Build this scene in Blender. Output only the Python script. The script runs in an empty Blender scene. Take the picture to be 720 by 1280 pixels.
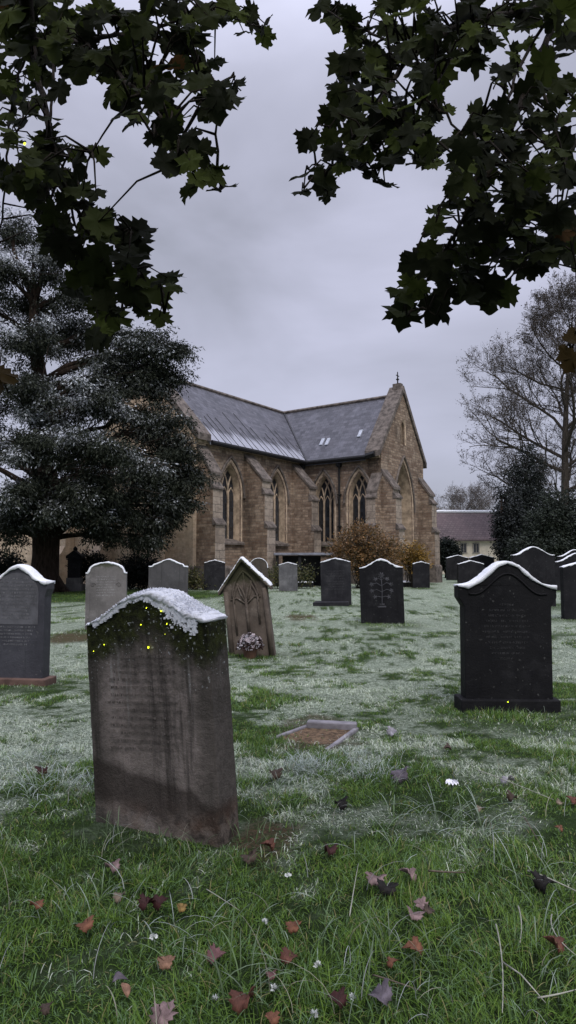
import bpy, bmesh, math, random
import numpy as np
from mathutils import Vector, Matrix, noise
from mathutils.geometry import tessellate_polygon
R = math.radians
rng = random.Random(7)
npr = np.random.default_rng(7)
scene = bpy.context.scene
COL = scene.collection

# ------------------------------------------------------------------ camera
F, HOR, CH = 835.8, 700.6, 1.3
PIT = math.atan((HOR-640)/F)
cp, sp = math.cos(PIT), math.sin(PIT)
def ray(px, py):
    a, b = (px-360)/F, (640-py)/F
    return Vector((a, cp - sp*b, sp + cp*b))
def pt(px, py, Y):
    r = ray(px, py); k = Y/r.y
    return Vector((r.x*k, Y, CH + r.z*k))
def gp(px, py):
    r = ray(px, py); k = -CH/r.z
    return Vector((r.x*k, r.y*k, 0))

# ------------------------------------------------------------------ numpy noise
_perm = npr.random((256, 256))
def vnoise(x, y, ox=0.0):
    x = np.asarray(x, float)+ox*17.3+500; y = np.asarray(y, float)+ox*9.1+500
    xi = np.floor(x).astype(int); yi = np.floor(y).astype(int)
    fx = x-xi; fy = y-yi
    fx = fx*fx*(3-2*fx); fy = fy*fy*(3-2*fy)
    g = lambda i, j: _perm[i & 255, j & 255]
    return (g(xi, yi)*(1-fx)*(1-fy)+g(xi+1, yi)*fx*(1-fy)+g(xi, yi+1)*(1-fx)*fy+g(xi+1, yi+1)*fx*fy)
def fbm(x, y, ox=0.0, n=4):
    s = 0; a = .5; t = 0
    for k in range(n):
        s = s + a*vnoise(np.asarray(x)*2**k, np.asarray(y)*2**k, ox+k*1.7); t += a; a *= .55
    return s/t
def sst(a, b, x):
    t = np.clip((x-a)/(b-a), 0, 1); return t*t*(3-2*t)
def hgt(x, y):
    x = np.asarray(x, float); y = np.asarray(y, float)
    f = np.clip(1.2-np.hypot(x, y)/60, 0.0, 1)
    return ((vnoise(x*.45, y*.45, 3)-.5)*.07 + (vnoise(x*1.7, y*1.7, 5)-.5)*.035)*f
def hz(x, y): return float(hgt(x, y))

# ------------------------------------------------------------------ object helpers
def tag(o, label=None, cat=None, group=None, kind=None):
    if label: o['label'] = label
    if cat: o['category'] = cat
    if group: o['group'] = group
    if kind: o['kind'] = kind
    return o
def empty(name, loc, rz=0, label=None, cat=None, group=None, rot=None):
    o = bpy.data.objects.new(name, None); COL.objects.link(o)
    o.location = loc; o.rotation_euler = rot if rot else (0, 0, rz)
    o.empty_display_size = .1
    return tag(o, label, cat, group)

class MB:
    def __init__(s): s.v = []; s.f = []; s.m = []; s.mi = 0
    def add(s, vs, fs):
        n = len(s.v); s.v += [tuple(v) for v in vs]
        s.f += [tuple(i+n for i in f) for f in fs]; s.m += [s.mi]*len(fs)
    def box(s, c, d, M=None):
        x, y, z = d[0]/2, d[1]/2, d[2]/2
        vs = [Vector((c[0]+i*x, c[1]+j*y, c[2]+k*z)) for i in (-1, 1) for j in (-1, 1) for k in (-1, 1)]
        if M: vs = [M @ v for v in vs]
        s.add(vs, [(0, 1, 3, 2), (4, 6, 7, 5), (0, 4, 5, 1), (2, 3, 7, 6), (0, 2, 6, 4), (1, 5, 7, 3)])
    def tube(s, pts, rad, n=6, cap=True, closed=False):
        pts = [Vector(p) for p in pts]; N = len(pts)
        rads = rad if isinstance(rad, (list, tuple)) else [rad]*N
        vs = []; ref = None
        for i, p in enumerate(pts):
            if closed: d = pts[(i+1) % N]-pts[i-1]
            else: d = pts[min(i+1, N-1)]-pts[max(i-1, 0)]
            if d.length < 1e-9: d = Vector((0, 0, 1))
            d.normalize()
            if ref is None:
                ref = Vector((0, 0, 1)) if abs(d.z) < .9 else Vector((1, 0, 0))
            a = d.cross(ref)
            if a.length < 1e-4: a = d.cross(Vector((.3, .8, .5)))
            a.normalize(); b = a.cross(d); ref = b
            for k in range(n):
                t = 2*math.pi*k/n
                vs.append(p+(a*math.cos(t)+b*math.sin(t))*rads[i])
        fs = []
        for i in range(N if closed else N-1):
            j = (i+1) % N
            for k in range(n):
                fs.append((i*n+k, i*n+(k+1) % n, j*n+(k+1) % n, j*n+k))
        if cap and not closed:
            fs.append(tuple(range(n))[::-1]); fs.append(tuple((N-1)*n+k for k in range(n)))
        s.add(vs, fs)
    def prism(s, poly, fn, d0, d1, holes=()):
        """poly/holes: 2D outlines; fn(u,w,d)->3D; slab between depths d0,d1"""
        loops = [[Vector((p[0], p[1], 0)) for p in l] for l in [poly]+list(holes)]
        tri = tessellate_polygon(loops)
        flat = [p for l in loops for p in l]; n = len(flat)
        vs = [fn(p.x, p.y, d0) for p in flat]+[fn(p.x, p.y, d1) for p in flat]
        fs = [tuple(t) for t in tri]+[tuple(i+n for i in t[::-1]) for t in tri]
        o = 0
        for l in loops:
            k = len(l)
            for i in range(k):
                j = (i+1) % k
                fs.append((o+i, o+j, o+j+n, o+i+n))
            o += k
        s.add(vs, fs)
    def ring(s, a, b, fn, da, db):
        """strip between two open outlines of equal length at depths da, db"""
        n = len(a)
        vs = [fn(p[0], p[1], da) for p in a]+[fn(p[0], p[1], db) for p in b]
        s.add(vs, [(i, i+1, i+1+n, i+n) for i in range(n-1)])
    def build(s, name, mats, parent=None, smooth=False, bevel=0, recalc=True):
        me = bpy.data.meshes.new(name)
        me.from_pydata(s.v, [], s.f)
        if not isinstance(mats, (list, tuple)): mats = [mats]
        for m in mats: me.materials.append(m)
        if len(mats) > 1: me.polygons.foreach_set('material_index', s.m)
        if recalc:
            bm = bmesh.new(); bm.from_mesh(me)
            bmesh.ops.remove_doubles(bm, verts=bm.verts, dist=1e-5)
            bmesh.ops.recalc_face_normals(bm, faces=bm.faces); bm.to_mesh(me); bm.free()
        if smooth: me.polygons.foreach_set('use_smooth', [True]*len(me.polygons))
        o = bpy.data.objects.new(name, me); COL.objects.link(o)
        if parent: o.parent = parent
        if bevel:
            b = o.modifiers.new('b', 'BEVEL'); b.width = bevel; b.segments = 2; b.limit_method = 'ANGLE'; b.angle_limit = R(35)
        return o

def npmesh(name, verts, faces, mat, parent=None, col=None, smooth=False):
    """faces: list of int arrays (n,k)"""
    me = bpy.data.meshes.new(name)
    verts = np.ascontiguousarray(verts, np.float32)
    me.vertices.add(len(verts)); me.vertices.foreach_set('co', verts.ravel())
    loops = np.concatenate([f.ravel() for f in faces]).astype(np.int32)
    sizes = np.concatenate([np.full(len(f), f.shape[1]) for f in faces])
    starts = np.concatenate([[0], np.cumsum(sizes)[:-1]]).astype(np.int32)
    me.loops.add(len(loops)); me.loops.foreach_set('vertex_index', loops)
    me.polygons.add(len(sizes)); me.polygons.foreach_set('loop_start', starts)
    me.update(calc_edges=True)
    if smooth: me.polygons.foreach_set('use_smooth', np.ones(len(sizes), bool))
    if col is not None:
        a = me.color_attributes.new('Col', 'FLOAT_COLOR', 'POINT')
        c = np.ones((len(verts), 4), np.float32); c[:, :3] = col
        a.data.foreach_set('color', c.ravel())
    me.materials.append(mat)
    o = bpy.data.objects.new(name, me); COL.objects.link(o)
    if parent: o.parent = parent
    return o

# ------------------------------------------------------------------ materials
class NT:
    def __init__(s, name, rough=.8, spec=.3):
        s.mat = bpy.data.materials.new(name); s.mat.use_nodes = True
        s.t = s.mat.node_tree; s.b = s.t.nodes['Principled BSDF']
        s.b.inputs['Roughness'].default_value = rough
        s.b.inputs['Specular IOR Level'].default_value = spec
    def n(s, typ, **kw):
        nd = s.t.nodes.new(typ)
        for k, v in kw.items():
            if k.startswith('i_'):
                nd.inputs[k[2:].replace('_', ' ')].default_value = v
            else: setattr(nd, k, v)
        return nd
    def l(s, a, b): s.t.links.new(a, b)
    def val(s, sock, x):
        if isinstance(x, bpy.types.NodeSocket): s.l(x, sock)
        else: sock.default_value = x
    def obj(s): return s.n('ShaderNodeTexCoord').outputs['Object']
    def mapv(s, v, scale=(1, 1, 1), loc=(0, 0, 0)):
        m = s.n('ShaderNodeMapping'); s.l(v, m.inputs['Vector'])
        m.inputs['Scale'].default_value = scale; m.inputs['Location'].default_value = loc
        return m.outputs[0]
    def noise(s, v, scale, detail=5, rough=.6, dist=0):
        nd = s.n('ShaderNodeTexNoise'); s.l(v, nd.inputs['Vector'])
        nd.inputs['Scale'].default_value = scale; nd.inputs['Detail'].default_value = detail
        nd.inputs['Roughness'].default_value = rough; nd.inputs['Distortion'].default_value = dist
        return nd.outputs['Fac']
    def ramp(s, f, a, b, lo=0., hi=1.):
        m = s.n('ShaderNodeMapRange', interpolation_type='SMOOTHSTEP'); s.val(m.inputs['Value'], f)
        for k, x in (('From Min', a), ('From Max', b), ('To Min', lo), ('To Max', hi)): m.inputs[k].default_value = x
        return m.outputs[0]
    def math(s, op, a, b=0.):
        m = s.n('ShaderNodeMath', operation=op); s.val(m.inputs[0], a); s.val(m.inputs[1], b); return m.outputs[0]
    def mix(s, f, a, b):
        m = s.n('ShaderNodeMix', data_type='RGBA'); s.val(m.inputs['Factor'], f)
        for k, x in ((6, a), (7, b)):
            if isinstance(x, (tuple, list)): x = tuple(x)+(1,)*(4-len(x))
            s.val(m.inputs[k], x)
        return m.outputs[2]
    def xyz(s, v):
        m = s.n('ShaderNodeSeparateXYZ'); s.l(v, m.inputs[0]); return m.outputs
    def comb(s, x, y, z):
        m = s.n('ShaderNodeCombineXYZ')
        for i, q in enumerate((x, y, z)): s.val(m.inputs[i], q)
        return m.outputs[0]
    def bump(s, h, strength=.4, dist=.02):
        b = s.n('ShaderNodeBump'); b.inputs['Strength'].default_value = strength; b.inputs['Distance'].default_value = dist
        s.l(h, b.inputs['Height']); s.l(b.outputs[0], s.b.inputs['Normal'])
    def color(s, c):
        if isinstance(c, (tuple, list)): s.b.inputs['Base Color'].default_value = tuple(c)+(1,)
        else: s.l(c, s.b.inputs['Base Color'])
        return s

def m_plain(name, c, rough=.7, var=.35, scale=8, bump=.3, spec=.3):
    t = NT(name, rough, spec); o = t.obj()
    f = t.noise(o, scale); g = t.noise(o, scale*6, 3)
    c2 = tuple(x*(1-var) for x in c); c3 = tuple(min(1, x*(1+var)) for x in c)
    t.color(t.mix(t.ramp(f, .3, .7), c2, c3)); t.bump(g, bump, .01)
    return t.mat

def m_stone(name, base, dark, pale=None, moss=None, mossz=9., seed=0, rough=.75, lich=.3, streak=.5, spec=.25):
    """weathered headstone stone, object coords"""
    t = NT(name, rough, spec); o = t.mapv(t.obj(), loc=(seed*3.1, seed*1.7, 0)); x = t.xyz(o)
    c = t.mix(t.ramp(t.noise(o, 2.2, 6, .65), .32, .68), dark, base)
    if pale: c = t.mix(t.ramp(t.noise(t.mapv(o, loc=(7, 3, 1)), 3.4, 7, .7), .5, .78, 0, .8), c, pale)
    st = t.noise(t.mapv(o, (14, 14, .9)), 1.0, 5, .6)
    c = t.mix(t.ramp(st, .52, .75, 0, streak), c, tuple(q*.45 for q in dark))
    li = t.noise(t.mapv(o, loc=(1, 9, 4)), 34, 3, .5)
    c = t.mix(t.ramp(li, .66, .74, 0, lich), c, (.42, .43, .40))
    if moss:
        nz = t.noise(o, 9, 5, .65)
        k = t.math('ADD', x[2], t.math('MULTIPLY', nz, .35))
        c = t.mix(t.ramp(k, mossz, mossz+.12, 0, .9), c, moss)
    t.color(c)
    h = t.math('ADD', t.noise(o, 12, 8, .7), t.math('MULTIPLY', t.noise(o, 70, 3, .6), .4))
    t.bump(h, .5, .015)
    return t.mat

M = {}
M['frost'] = (lambda t: (t.color(t.mix(t.ramp(t.noise(t.obj(), 60, 4, .7), .3, .7), (.78, .81, .88), (.93, .94, .97))),
                         t.bump(t.noise(t.obj(), 160, 4, .8), .8, .01), t.mat)[2])(NT('frost_snow', .65, .4))
M['soil'] = m_plain('soil', (.07, .045, .03), .95, .5, 14, .8)

def m_wall(name, c1, c2, mort, bw=.36, bh=.145, seed=0., stain=.6):
    t = NT(name, .9, .15); o = t.obj(); x = t.xyz(o)
    nz = t.noise(o, 1.3, 4, .6)
    u = t.math('ADD', t.math('ADD', x[0], x[1]), t.math('MULTIPLY', t.noise(o, 3.0, 3), .16))
    w = t.math('ADD', x[2], t.math('MULTIPLY', t.noise(t.mapv(o, loc=(3, 2, 8)), 2.2, 3), .10))
    v = t.comb(t.math('ADD', u, seed), w, 0)
    b = t.n('ShaderNodeTexBrick', offset=.5, squash=1.3, squash_frequency=3)
    t.l(v, b.inputs['Vector'])
    b.inputs['Color1'].default_value = (0, 0, 0, 1); b.inputs['Color2'].default_value = (1, 1, 1, 1); b.inputs['Mortar'].default_value = (.5, .5, .5, 1)
    for k, q in (('Scale', 1), ('Mortar Size', .014), ('Mortar Smooth', .3), ('Bias', 0), ('Brick Width', bw), ('Row Height', bh)): b.inputs[k].default_value = q
    c = t.mix(b.outputs['Color'], c1, c2)
    c = t.mix(t.ramp(t.noise(o, 5, 6, .7), .3, .75, 0, .75), c, tuple(q*.5 for q in c1))
    c = t.mix(b.outputs['Fac'], c, mort)
    s = t.noise(t.mapv(o, (.7, .7, .28), (seed, 0, 0)), 1.4, 6, .65)
    c = t.mix(t.ramp(s, .45, .72, 0, stain), c, (.035, .03, .027))
    s2 = t.noise(t.mapv(o, (1.2, 1.2, 1.0), (4+seed, 3, 0)), .9, 5, .7)
    c = t.mix(t.ramp(s2, .52, .75, 0, .5), c, (.46, .38, .30))
    t.color(c)
    h = t.math('ADD', t.math('MULTIPLY', b.outputs['Fac'], -.8), t.math('ADD', t.noise(o, 18, 5, .7), b.outputs['Color']))
    t.bump(h, .7, .03)
    return t.mat
M['wall'] = m_wall('rubble_stone', (.20, .135, .098), (.45, .345, .255), (.17, .14, .115))
M['wall2'] = m_wall('pale_rubble', (.58, .44, .31), (.68, .54, .40), (.5, .4, .3), .6, .24, 5., .25)
M['quoin'] = m_wall('ashlar_quoin', (.29, .235, .19), (.46, .385, .315), (.16, .14, .12), .7, .36, 2., .45)
M['dress'] = m_plain('dressed_sandstone', (.40, .31, .225), .85, .4, 3, .4)
M['cope'] = m_plain('weathered_coping', (.125, .105, .092), .85, .5, 4, .5)
def m_slate(name, axis):
    t = NT(name, .55, .4); o = t.obj(); x = t.xyz(o)
    b = t.n('ShaderNodeTexBrick', offset=.5); t.l(t.comb(x[axis], t.math('MULTIPLY', x[2], 1.4), 0), b.inputs['Vector'])
    b.inputs['Color1'].default_value = (.050, .051, .064, 1); b.inputs['Color2'].default_value = (.118, .118, .142, 1); b.inputs['Mortar'].default_value = (.05, .05, .062, 1)
    for k, q in (('Scale', 1), ('Mortar Size', .012), ('Mortar Smooth', .2), ('Bias', 0), ('Brick Width', .32), ('Row Height', .26)): b.inputs[k].default_value = q
    c = t.mix(t.ramp(t.noise(o, 1.2, 6, .65), .35, .7, 0, .6), b.outputs['Color'], (.09, .088, .106))
    c = t.mix(t.ramp(t.noise(t.mapv(o, (1, 1, .25)), 1.6, 5), .5, .75, 0, .5), c, (.18, .18, .22))
    fr = t.noise(t.comb(x[axis], t.math('MULTIPLY', x[2], 2), 4), 9, 4, .7)
    c = t.mix(t.ramp(fr, .6, .72, 0, .35), c, (.48, .49, .57))
    if axis == 0:   # frost lying in the lower courses
        k = t.math('ADD', t.ramp(x[2], 7.2, 9.0, .62, 0), t.math('MULTIPLY', t.noise(t.mapv(o, (3, .6, .6), (2, 0, 0)), .8, 4), .8))
        c = t.mix(t.ramp(k, .74, 1.0, 0, .5), c, (.60, .62, .72))
    t.color(c); t.bump(t.math('ADD', b.outputs['Fac'], t.math('MULTIPLY', b.outputs['Color'], -.6)), .6, .02)
    t.mat.node_tree.nodes['Bump'].invert = True
    return t.mat
M['slate_x'] = m_slate('slate_long', 0); M['slate_y'] = m_slate('slate_cross', 1)
M['lead'] = m_plain('dark_lead', (.035, .036, .042), .5, .3, 6, .2)
def m_glass():
    t = NT('leaded_glass', .22, .5); o = t.obj(); x = t.xyz(o)
    b = t.n('ShaderNodeTexBrick', offset=0.); t.l(t.comb(t.math('ADD', x[0], x[1]), x[2], 0), b.inputs['Vector'])
    b.inputs['Color1'].default_value = (.012, .014, .018, 1); b.inputs['Color2'].default_value = (.035, .04, .05, 1); b.inputs['Mortar'].default_value = (.03, .03, .03, 1)
    for k, q in (('Scale', 1), ('Mortar Size', .012), ('Brick Width', .14), ('Row Height', .2)): b.inputs[k].default_value = q
    t.color(b.outputs['Color']); t.bump(t.noise(o, 6, 2), .25, .02); return t.mat
M['glass'] = m_glass()
M['metal'] = m_plain('black_iron', (.012, .012, .013), .6, .3, 9, .1)

def m_attr(name, rough=.6, trans=.3, spec=.25, grow=1.0):
    t = NT(name, rough, spec)
    a = t.n('ShaderNodeAttribute', attribute_name='Col')
    t.color(a.outputs['Color'])
    if trans:
        tr = t.n('ShaderNodeBsdfTranslucent'); t.l(a.outputs['Color'], tr.inputs['Color'])
        mx = t.n('ShaderNodeMixShader'); mx.inputs[0].default_value = trans
        t.l(t.b.outputs[0], mx.inputs[1]); t.l(tr.outputs[0], mx.inputs[2])
        t.l(mx.outputs[0], t.t.nodes['Material Output'].inputs['Surface'])
    return t.mat
M['grass'] = m_attr('grass_blades', .55, .3)
M['leaf'] = m_attr('tree_leaves', .6, .25)
M['mleaf'] = m_attr('maple_leaf', .8, .35, .08)
M['dleaf'] = m_attr('dark_needles', .7, .08, .15)
def m_bark(name, c, frost=0.):
    t = NT(name, .95, .1); o = t.obj()
    v = t.mapv(o, (6, 6, 1.1)); f = t.noise(v, 2.5, 6, .7)
    cc = t.mix(t.ramp(f, .35, .65), tuple(q*.35 for q in c), c)
    if frost:
        g = t.n('ShaderNodeNewGeometry'); z = t.xyz(g.outputs['Normal'])[2]
        cc = t.mix(t.math('MULTIPLY', t.ramp(z, .3, .9), frost), cc, (.5, .53, .6))
    t.color(cc); t.bump(f, .9, .05); return t.mat
M['bark'] = m_bark('yew_bark', (.05, .036, .028))
M['bark2'] = m_bark('grey_bark', (.10, .085, .07))
M['mbark'] = m_bark('maple_bark', (.03, .024, .018))

# ------------------------------------------------------------------ world, light
SUN_EL, SUN_AZ = 50, 166      # compass azimuth: 0 = +Y, clockwise
w = bpy.data.worlds.new('World'); scene.world = w; w.use_nodes = True
wt = w.node_tree; bg = wt.nodes['Background']
sky = wt.nodes.new('ShaderNodeTexSky'); sky.sky_type = 'NISHITA'; sky.sun_disc = False
sky.sun_elevation = R(SUN_EL); sky.sun_rotation = R(SUN_AZ); sky.air_density = 1.0
tc = wt.nodes.new('ShaderNodeTexCoord')
mp = wt.nodes.new('ShaderNodeMapping'); mp.inputs['Scale'].default_value = (1.0, 1.2, 2.3); mp.inputs['Rotation'].default_value = (0, .12, .4)
wt.links.new(tc.outputs['Generated'], mp.inputs['Vector'])
nz = wt.nodes.new('ShaderNodeTexNoise'); nz.inputs['Scale'].default_value = 1.9; nz.inputs['Detail'].default_value = 5; nz.inputs['Roughness'].default_value = .5; nz.inputs['Distortion'].default_value = .35
wt.links.new(mp.outputs[0], nz.inputs['Vector'])
rp = wt.nodes.new('ShaderNodeValToRGB'); rp.color_ramp.elements[0].position = .33; rp.color_ramp.elements[1].position = .66
rp.color_ramp.elements[0].color = (2.6, 2.68, 3.26, 1); rp.color_ramp.elements[1].color = (4.2, 4.28, 5.4, 1)
wt.links.new(nz.outputs['Fac'], rp.inputs[0])
mx = wt.nodes.new('ShaderNodeMix'); mx.data_type = 'RGBA'; mx.inputs[0].default_value = .94
wt.links.new(sky.outputs[0], mx.inputs[6]); wt.links.new(rp.outputs[0], mx.inputs[7])
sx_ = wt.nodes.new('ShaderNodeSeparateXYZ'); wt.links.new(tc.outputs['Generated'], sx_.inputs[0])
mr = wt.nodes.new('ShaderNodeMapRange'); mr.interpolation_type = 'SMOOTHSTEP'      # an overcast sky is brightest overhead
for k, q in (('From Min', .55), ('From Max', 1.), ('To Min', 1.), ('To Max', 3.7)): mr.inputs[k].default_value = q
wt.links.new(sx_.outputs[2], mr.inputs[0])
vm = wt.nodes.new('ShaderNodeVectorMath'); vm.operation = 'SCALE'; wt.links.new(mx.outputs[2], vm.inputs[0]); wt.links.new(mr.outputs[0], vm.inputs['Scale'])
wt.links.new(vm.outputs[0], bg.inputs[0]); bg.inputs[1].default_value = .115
sl = bpy.data.lights.new('sun', 'SUN'); sl.energy = 1.5; sl.angle = R(25); sl.color = (1, .95, .88)
so = bpy.data.objects.new('sun', sl); COL.objects.link(so)
az, el = R(SUN_AZ), R(SUN_EL)
sd = Vector((math.sin(az)*math.cos(el), math.cos(az)*math.cos(el), math.sin(el)))
so.rotation_euler = (-sd).to_track_quat('-Z', 'Y').to_euler(); so.location = sd*30

cam = bpy.data.cameras.new('camera'); co = bpy.data.objects.new('camera', cam); COL.objects.link(co)
cam.sensor_fit = 'VERTICAL'; cam.sensor_height = 36; cam.lens = F/1280*36; cam.clip_end = 2000; cam.clip_start = .05
co.location = (0, 0, CH); co.rotation_euler = (math.pi/2+PIT, 0, 0); scene.camera = co
scene.view_settings.view_transform = 'Standard'; scene.view_settings.look = 'None'; scene.view_settings.gamma = 1
scene.view_settings.exposure = .32; scene.view_settings.use_curve_mapping = False
scene.cycles.max_bounces = 6; scene.cycles.transparent_max_bounces = 8

# ------------------------------------------------------------------ church
TH, IX, IY, EV, TL, GW, RG, NL, NW = .957, .992, 39.065, 7.19, 5.01, 5.55, 10.81, 9.45, 7.0
church = empty('church', (IX, IY, 0), TH, 'long brown stone church with steep grey slate roof and tall pointed windows', 'church')
def Fn(u, w_, d): return Vector((u, d, w_))           # nave wall: u along x, depth into +y
def Ft(u, w_, d): return Vector((d, -u, w_))          # transept side wall: u along -y, depth into +x
def Fg(u, w_, d): return Vector((u, -TL+d, w_))       # transept gable
def Fw(u, w_, d): return Vector((-NL+d, u, w_))       # west end of the nave, u along +y
def arch(cx, wd, z0, z1, z2, n=10, base=True):
    h = z2-z1; hw = wd/2; c = (h*h-hw*hw)/wd; r = c+hw
    a1 = math.atan2(h, -c) if c > 0 else math.atan2(h, -c)
    L = []
    for i in range(n+1):
        a = math.pi+(a1-math.pi)*i/n
        L.append((c+r*math.cos(a), z1+r*math.sin(a)))
    L = L+[(-x, z) for x, z in L[-2::-1]]
    if base: L = [(-hw, z0)]+L+[(hw, z0)]
    return [(cx+x, z) for x, z in L]
WN = [(-6.75, 1.55), (-2.75, 1.55)]; WT = [(1.3, 1.3), (3.62, 1.35)]; Z0, Z1, Z2 = 2.25, 4.75, 6.2
def rect(u0, u1, z0, z1): return [(u0, z0), (u1, z0), (u1, z1), (u0, z1)]
b = MB(); b.prism(rect(-NL, 0, -.3, EV), Fn, 0, .7, [arch(c, wd, Z0, Z1, Z2) for c, wd in WN]); b.build('nave_wall', M['wall'], church)
b = MB(); b.prism(rect(.001, TL-.001, -.3, EV), Ft, 0, .7, [arch(c, wd, Z0, Z1, Z2) for c, wd in WT]); b.build('transept_wall', M['wall'], church)
GC = GW/2
b = MB(); b.prism([(0, -.3), (GW, -.3), (GW, EV+.1), (GC, RG+.25), (0, EV+.1)], Fg, -.002, .85,
        [arch(2.78, 2.2, 2.15, 4.4, 7.0), arch(GC, .42, 8.0, 9.0, 9.35, 5)]); b.build('gable_wall', M['wall'], church)
b = MB(); b.prism(rect(0, TL+NW, -.3, EV), lambda u, w_, d: Vector((GW-d, -TL+.86+u*.95, w_)), .002, .7); b.build('rear_wall', M['wall'], church)
b = MB(); b.prism([(-.02, -.3), (NW, -.3), (NW, EV), (NW/2, RG+.22), (-.02, EV)], Fw, -.02, .8); b.build('west_wall', M['wall2'], church)
b = MB(); b.prism([(NW+.01, -.3), (NW+12, -.3), (NW+12, 3.2), (NW+.01, 5.6)], Fw, .6, 6); b.build('aisle_wall', M['wall2'], church)
for u in (1.8, 5.6, 9.5):
    b = MB(); b.prism([(0, 0), (.95, 0), (.95, 1.6), (.6, 2.1), (.6, 3.2), (0, 3.9)], lambda p, z, d, u=u: Vector((-NL-p-.03+(.6 if u > 7 else 0), u+d, z)), 0, .7); b.build('pier', M['wall2'], church)
# plinth
for fn, u0, u1 in ((Fn, -NL-.1, -.12), (Ft, .02, TL+.12), (Fg, -.0, GW+.12)):
    b = MB(); b.prism([(-.12, -.3), (.1, -.3), (.1, 1.05), (0.0, 1.05), (-.12, .9)], lambda d, z, u, fn=fn: fn(u, z, d), u0, u1); b.build('plinth', M['cope'], church)
# eave cornice band
for fn, u0, u1 in ((Fn, -NL+.02, -.1), (Ft, -.1, TL-.06)):
    b = MB(); b.prism([(-.1, EV-.28), (.05, EV-.28), (.05, EV-.02), (-.1, EV-.02)], lambda d, z, u, fn=fn: fn(u, z, d), u0, u1); b.build('cornice', M['dress'], church)

def window(fn, cx, wd, z0, z1, z2, lights, deep=.34, name='window'):
    hw = wd/2
    b = MB()
    outer = arch(cx, wd+.42, z0, z1, z2+.26); mid = arch(cx, wd+.2, z0, z1, z2+.12); inn = arch(cx, wd-.02, z0, z1, z2-.012); inn2 = arch(cx, wd-.10, z0, z1, z2-.07)
    b.ring(outer, mid, fn, .01, -.035); b.ring(mid, inn, fn, -.035, .06); b.ring(inn, inn2, fn, .06, deep); b.ring(inn2, inn2, fn, deep, deep+.12)
    h = z2-z1; c = (h*h-hw*hw)/wd; r = c+hw
    def inside(x, z, m=.06):
        if z < z1: return abs(x) < hw-m
        return math.hypot(abs(x)+c, z-z1) < r-m
    bw = .085
    dz = deep+.01
    for k in range(1, lights):
        x = -hw+wd*k/lights
        b.box((0, 0, 0), (0, 0, 0)) if False else None
        b.prism(rect(cx+x-bw/2, cx+x+bw/2, z0, z1), fn, dz, dz+.1)
        for sgn in (1, -1):                      # intersecting tracery arcs
            P = []
            for i in range(25):
                a = i/24*1.25
                X = x+sgn*(r-r*math.cos(a)); Z = z1+r*math.sin(a)
                if inside(X, Z, .03): P.append(fn(cx+X, Z, dz+.05+.004*sgn))
                else: break
            if len(P) > 1: b.tube(P, bw*.55, 4)
    for k in range(lights):                      # small heads to each light
        x = -hw+wd*(k+.5)/lights; ww = wd/lights
        P = [fn(cx+q[0], q[1], dz+.06) for q in arch(x, ww-.02, z1-.5, z1-.25, z1+.28, 5, False) if inside(q[0], q[1], .02)]
        if len(P) > 1: b.tube(P, bw*.4, 4)
    o = b.build(name, M['dress'], church)
    p = MB(); pl = inn2
    p.prism(pl, fn, deep+.075, deep+.095); p.build('pane', M['glass'], o)
    s = MB(); s.prism([(-.16, z0-.16), (.1, z0-.16), (deep+.05, z0+.14), (deep+.05, z0+.15), (0, z0+.03), (-.16, z0-.06)], lambda d, z, u: fn(u, z, d), cx-hw-.2, cx+hw+.2)
    s.build('sill', M['cope'], o)
    hm = MB(); hm.tube([fn(q[0], q[1], -.05) for q in arch(cx, wd+.52, z0, z1-.25, z2+.34, 12, False)], .07, 6); hm.build('hood_mould', M['cope'], o)
    return o
for c, wd in WN: window(Fn, c, wd, Z0, Z1, Z2, 3)
for c, wd in WT: window(Ft, c, wd, Z0, Z1, Z2, 3)
window(Fg, 2.78, 2.2, 2.15, 4.4, 7.0, 3, .6)
b = MB(); b.ring(arch(GC, .62, 8, 9, 9.5, 5), arch(GC, .40, 8, 9, 9.34, 5), Fg, -.05, .02); b.tube([Fg(GC, 8, .12), Fg(GC, 9.3, .12)], .04, 6); o = b.build('window', M['dress'], church)
p = MB(); p.prism(arch(GC, .40, 8, 9, 9.33, 5), Fg, .3, .32); p.build('pane', M['glass'], o)

def buttress(fn, u0, wd, pr, zt=6.65, zo=5.4, s1=3.0, s2=4.7):
    prof = [(0, -.3), (pr, -.3), (pr, s1), (pr-.16, s1+.25), (pr-.16, s2), (pr-.32, s2+.25), (pr-.32, zo), (0, zt)]
    b = MB(); b.prism(prof, lambda q, z, d: fn(u0+d, z, -q), 0, wd)
    o = b.build('buttress', [M['wall'], M['quoin']], church)
    me = o.data; n0 = (fn(0, 0, -1)-fn(0, 0, 0)).normalized()
    for f in me.polygons:
        if f.normal.dot(n0) > .7: f.material_index = 1
    for (x1, z1, x0, z0) in ((pr, s1, pr-.16, s1+.25), (pr-.16, s2, pr-.32, s2+.25)):
        c = MB(); c.prism([(x1+.07, z1-.06), (x1+.07, z1+.02), (x0-.02, z0+.06), (x0-.02, z1-.06)], lambda q, z, d: fn(u0-.03+d, z, -q), 0, wd+.06); c.build('set_off', M['cope'], o)
    c = MB(); c.prism([(pr-.24, zo-.08), (pr-.24, zo+.06), (0, zt+.2), (0, zt+.01)], lambda q, z, d: fn(u0-.05+d, z, -q), 0, wd+.1); c.build('coping', M['cope'], o)
    c = MB(); c.prism([(pr+.1, -.3), (pr+.1, .95), (pr, 1.05), (-.0, 1.05), (0, -.3)], lambda q, z, d: fn(u0-.09+d, z, -q), 0, wd+.18); c.build('plinth', M['cope'], o)
buttress(Fn, -9.25, .7, 1.2); buttress(Fn, -5.67, .7, 1.5); buttress(Fn, -1.33, .7, 1.5)
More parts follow.
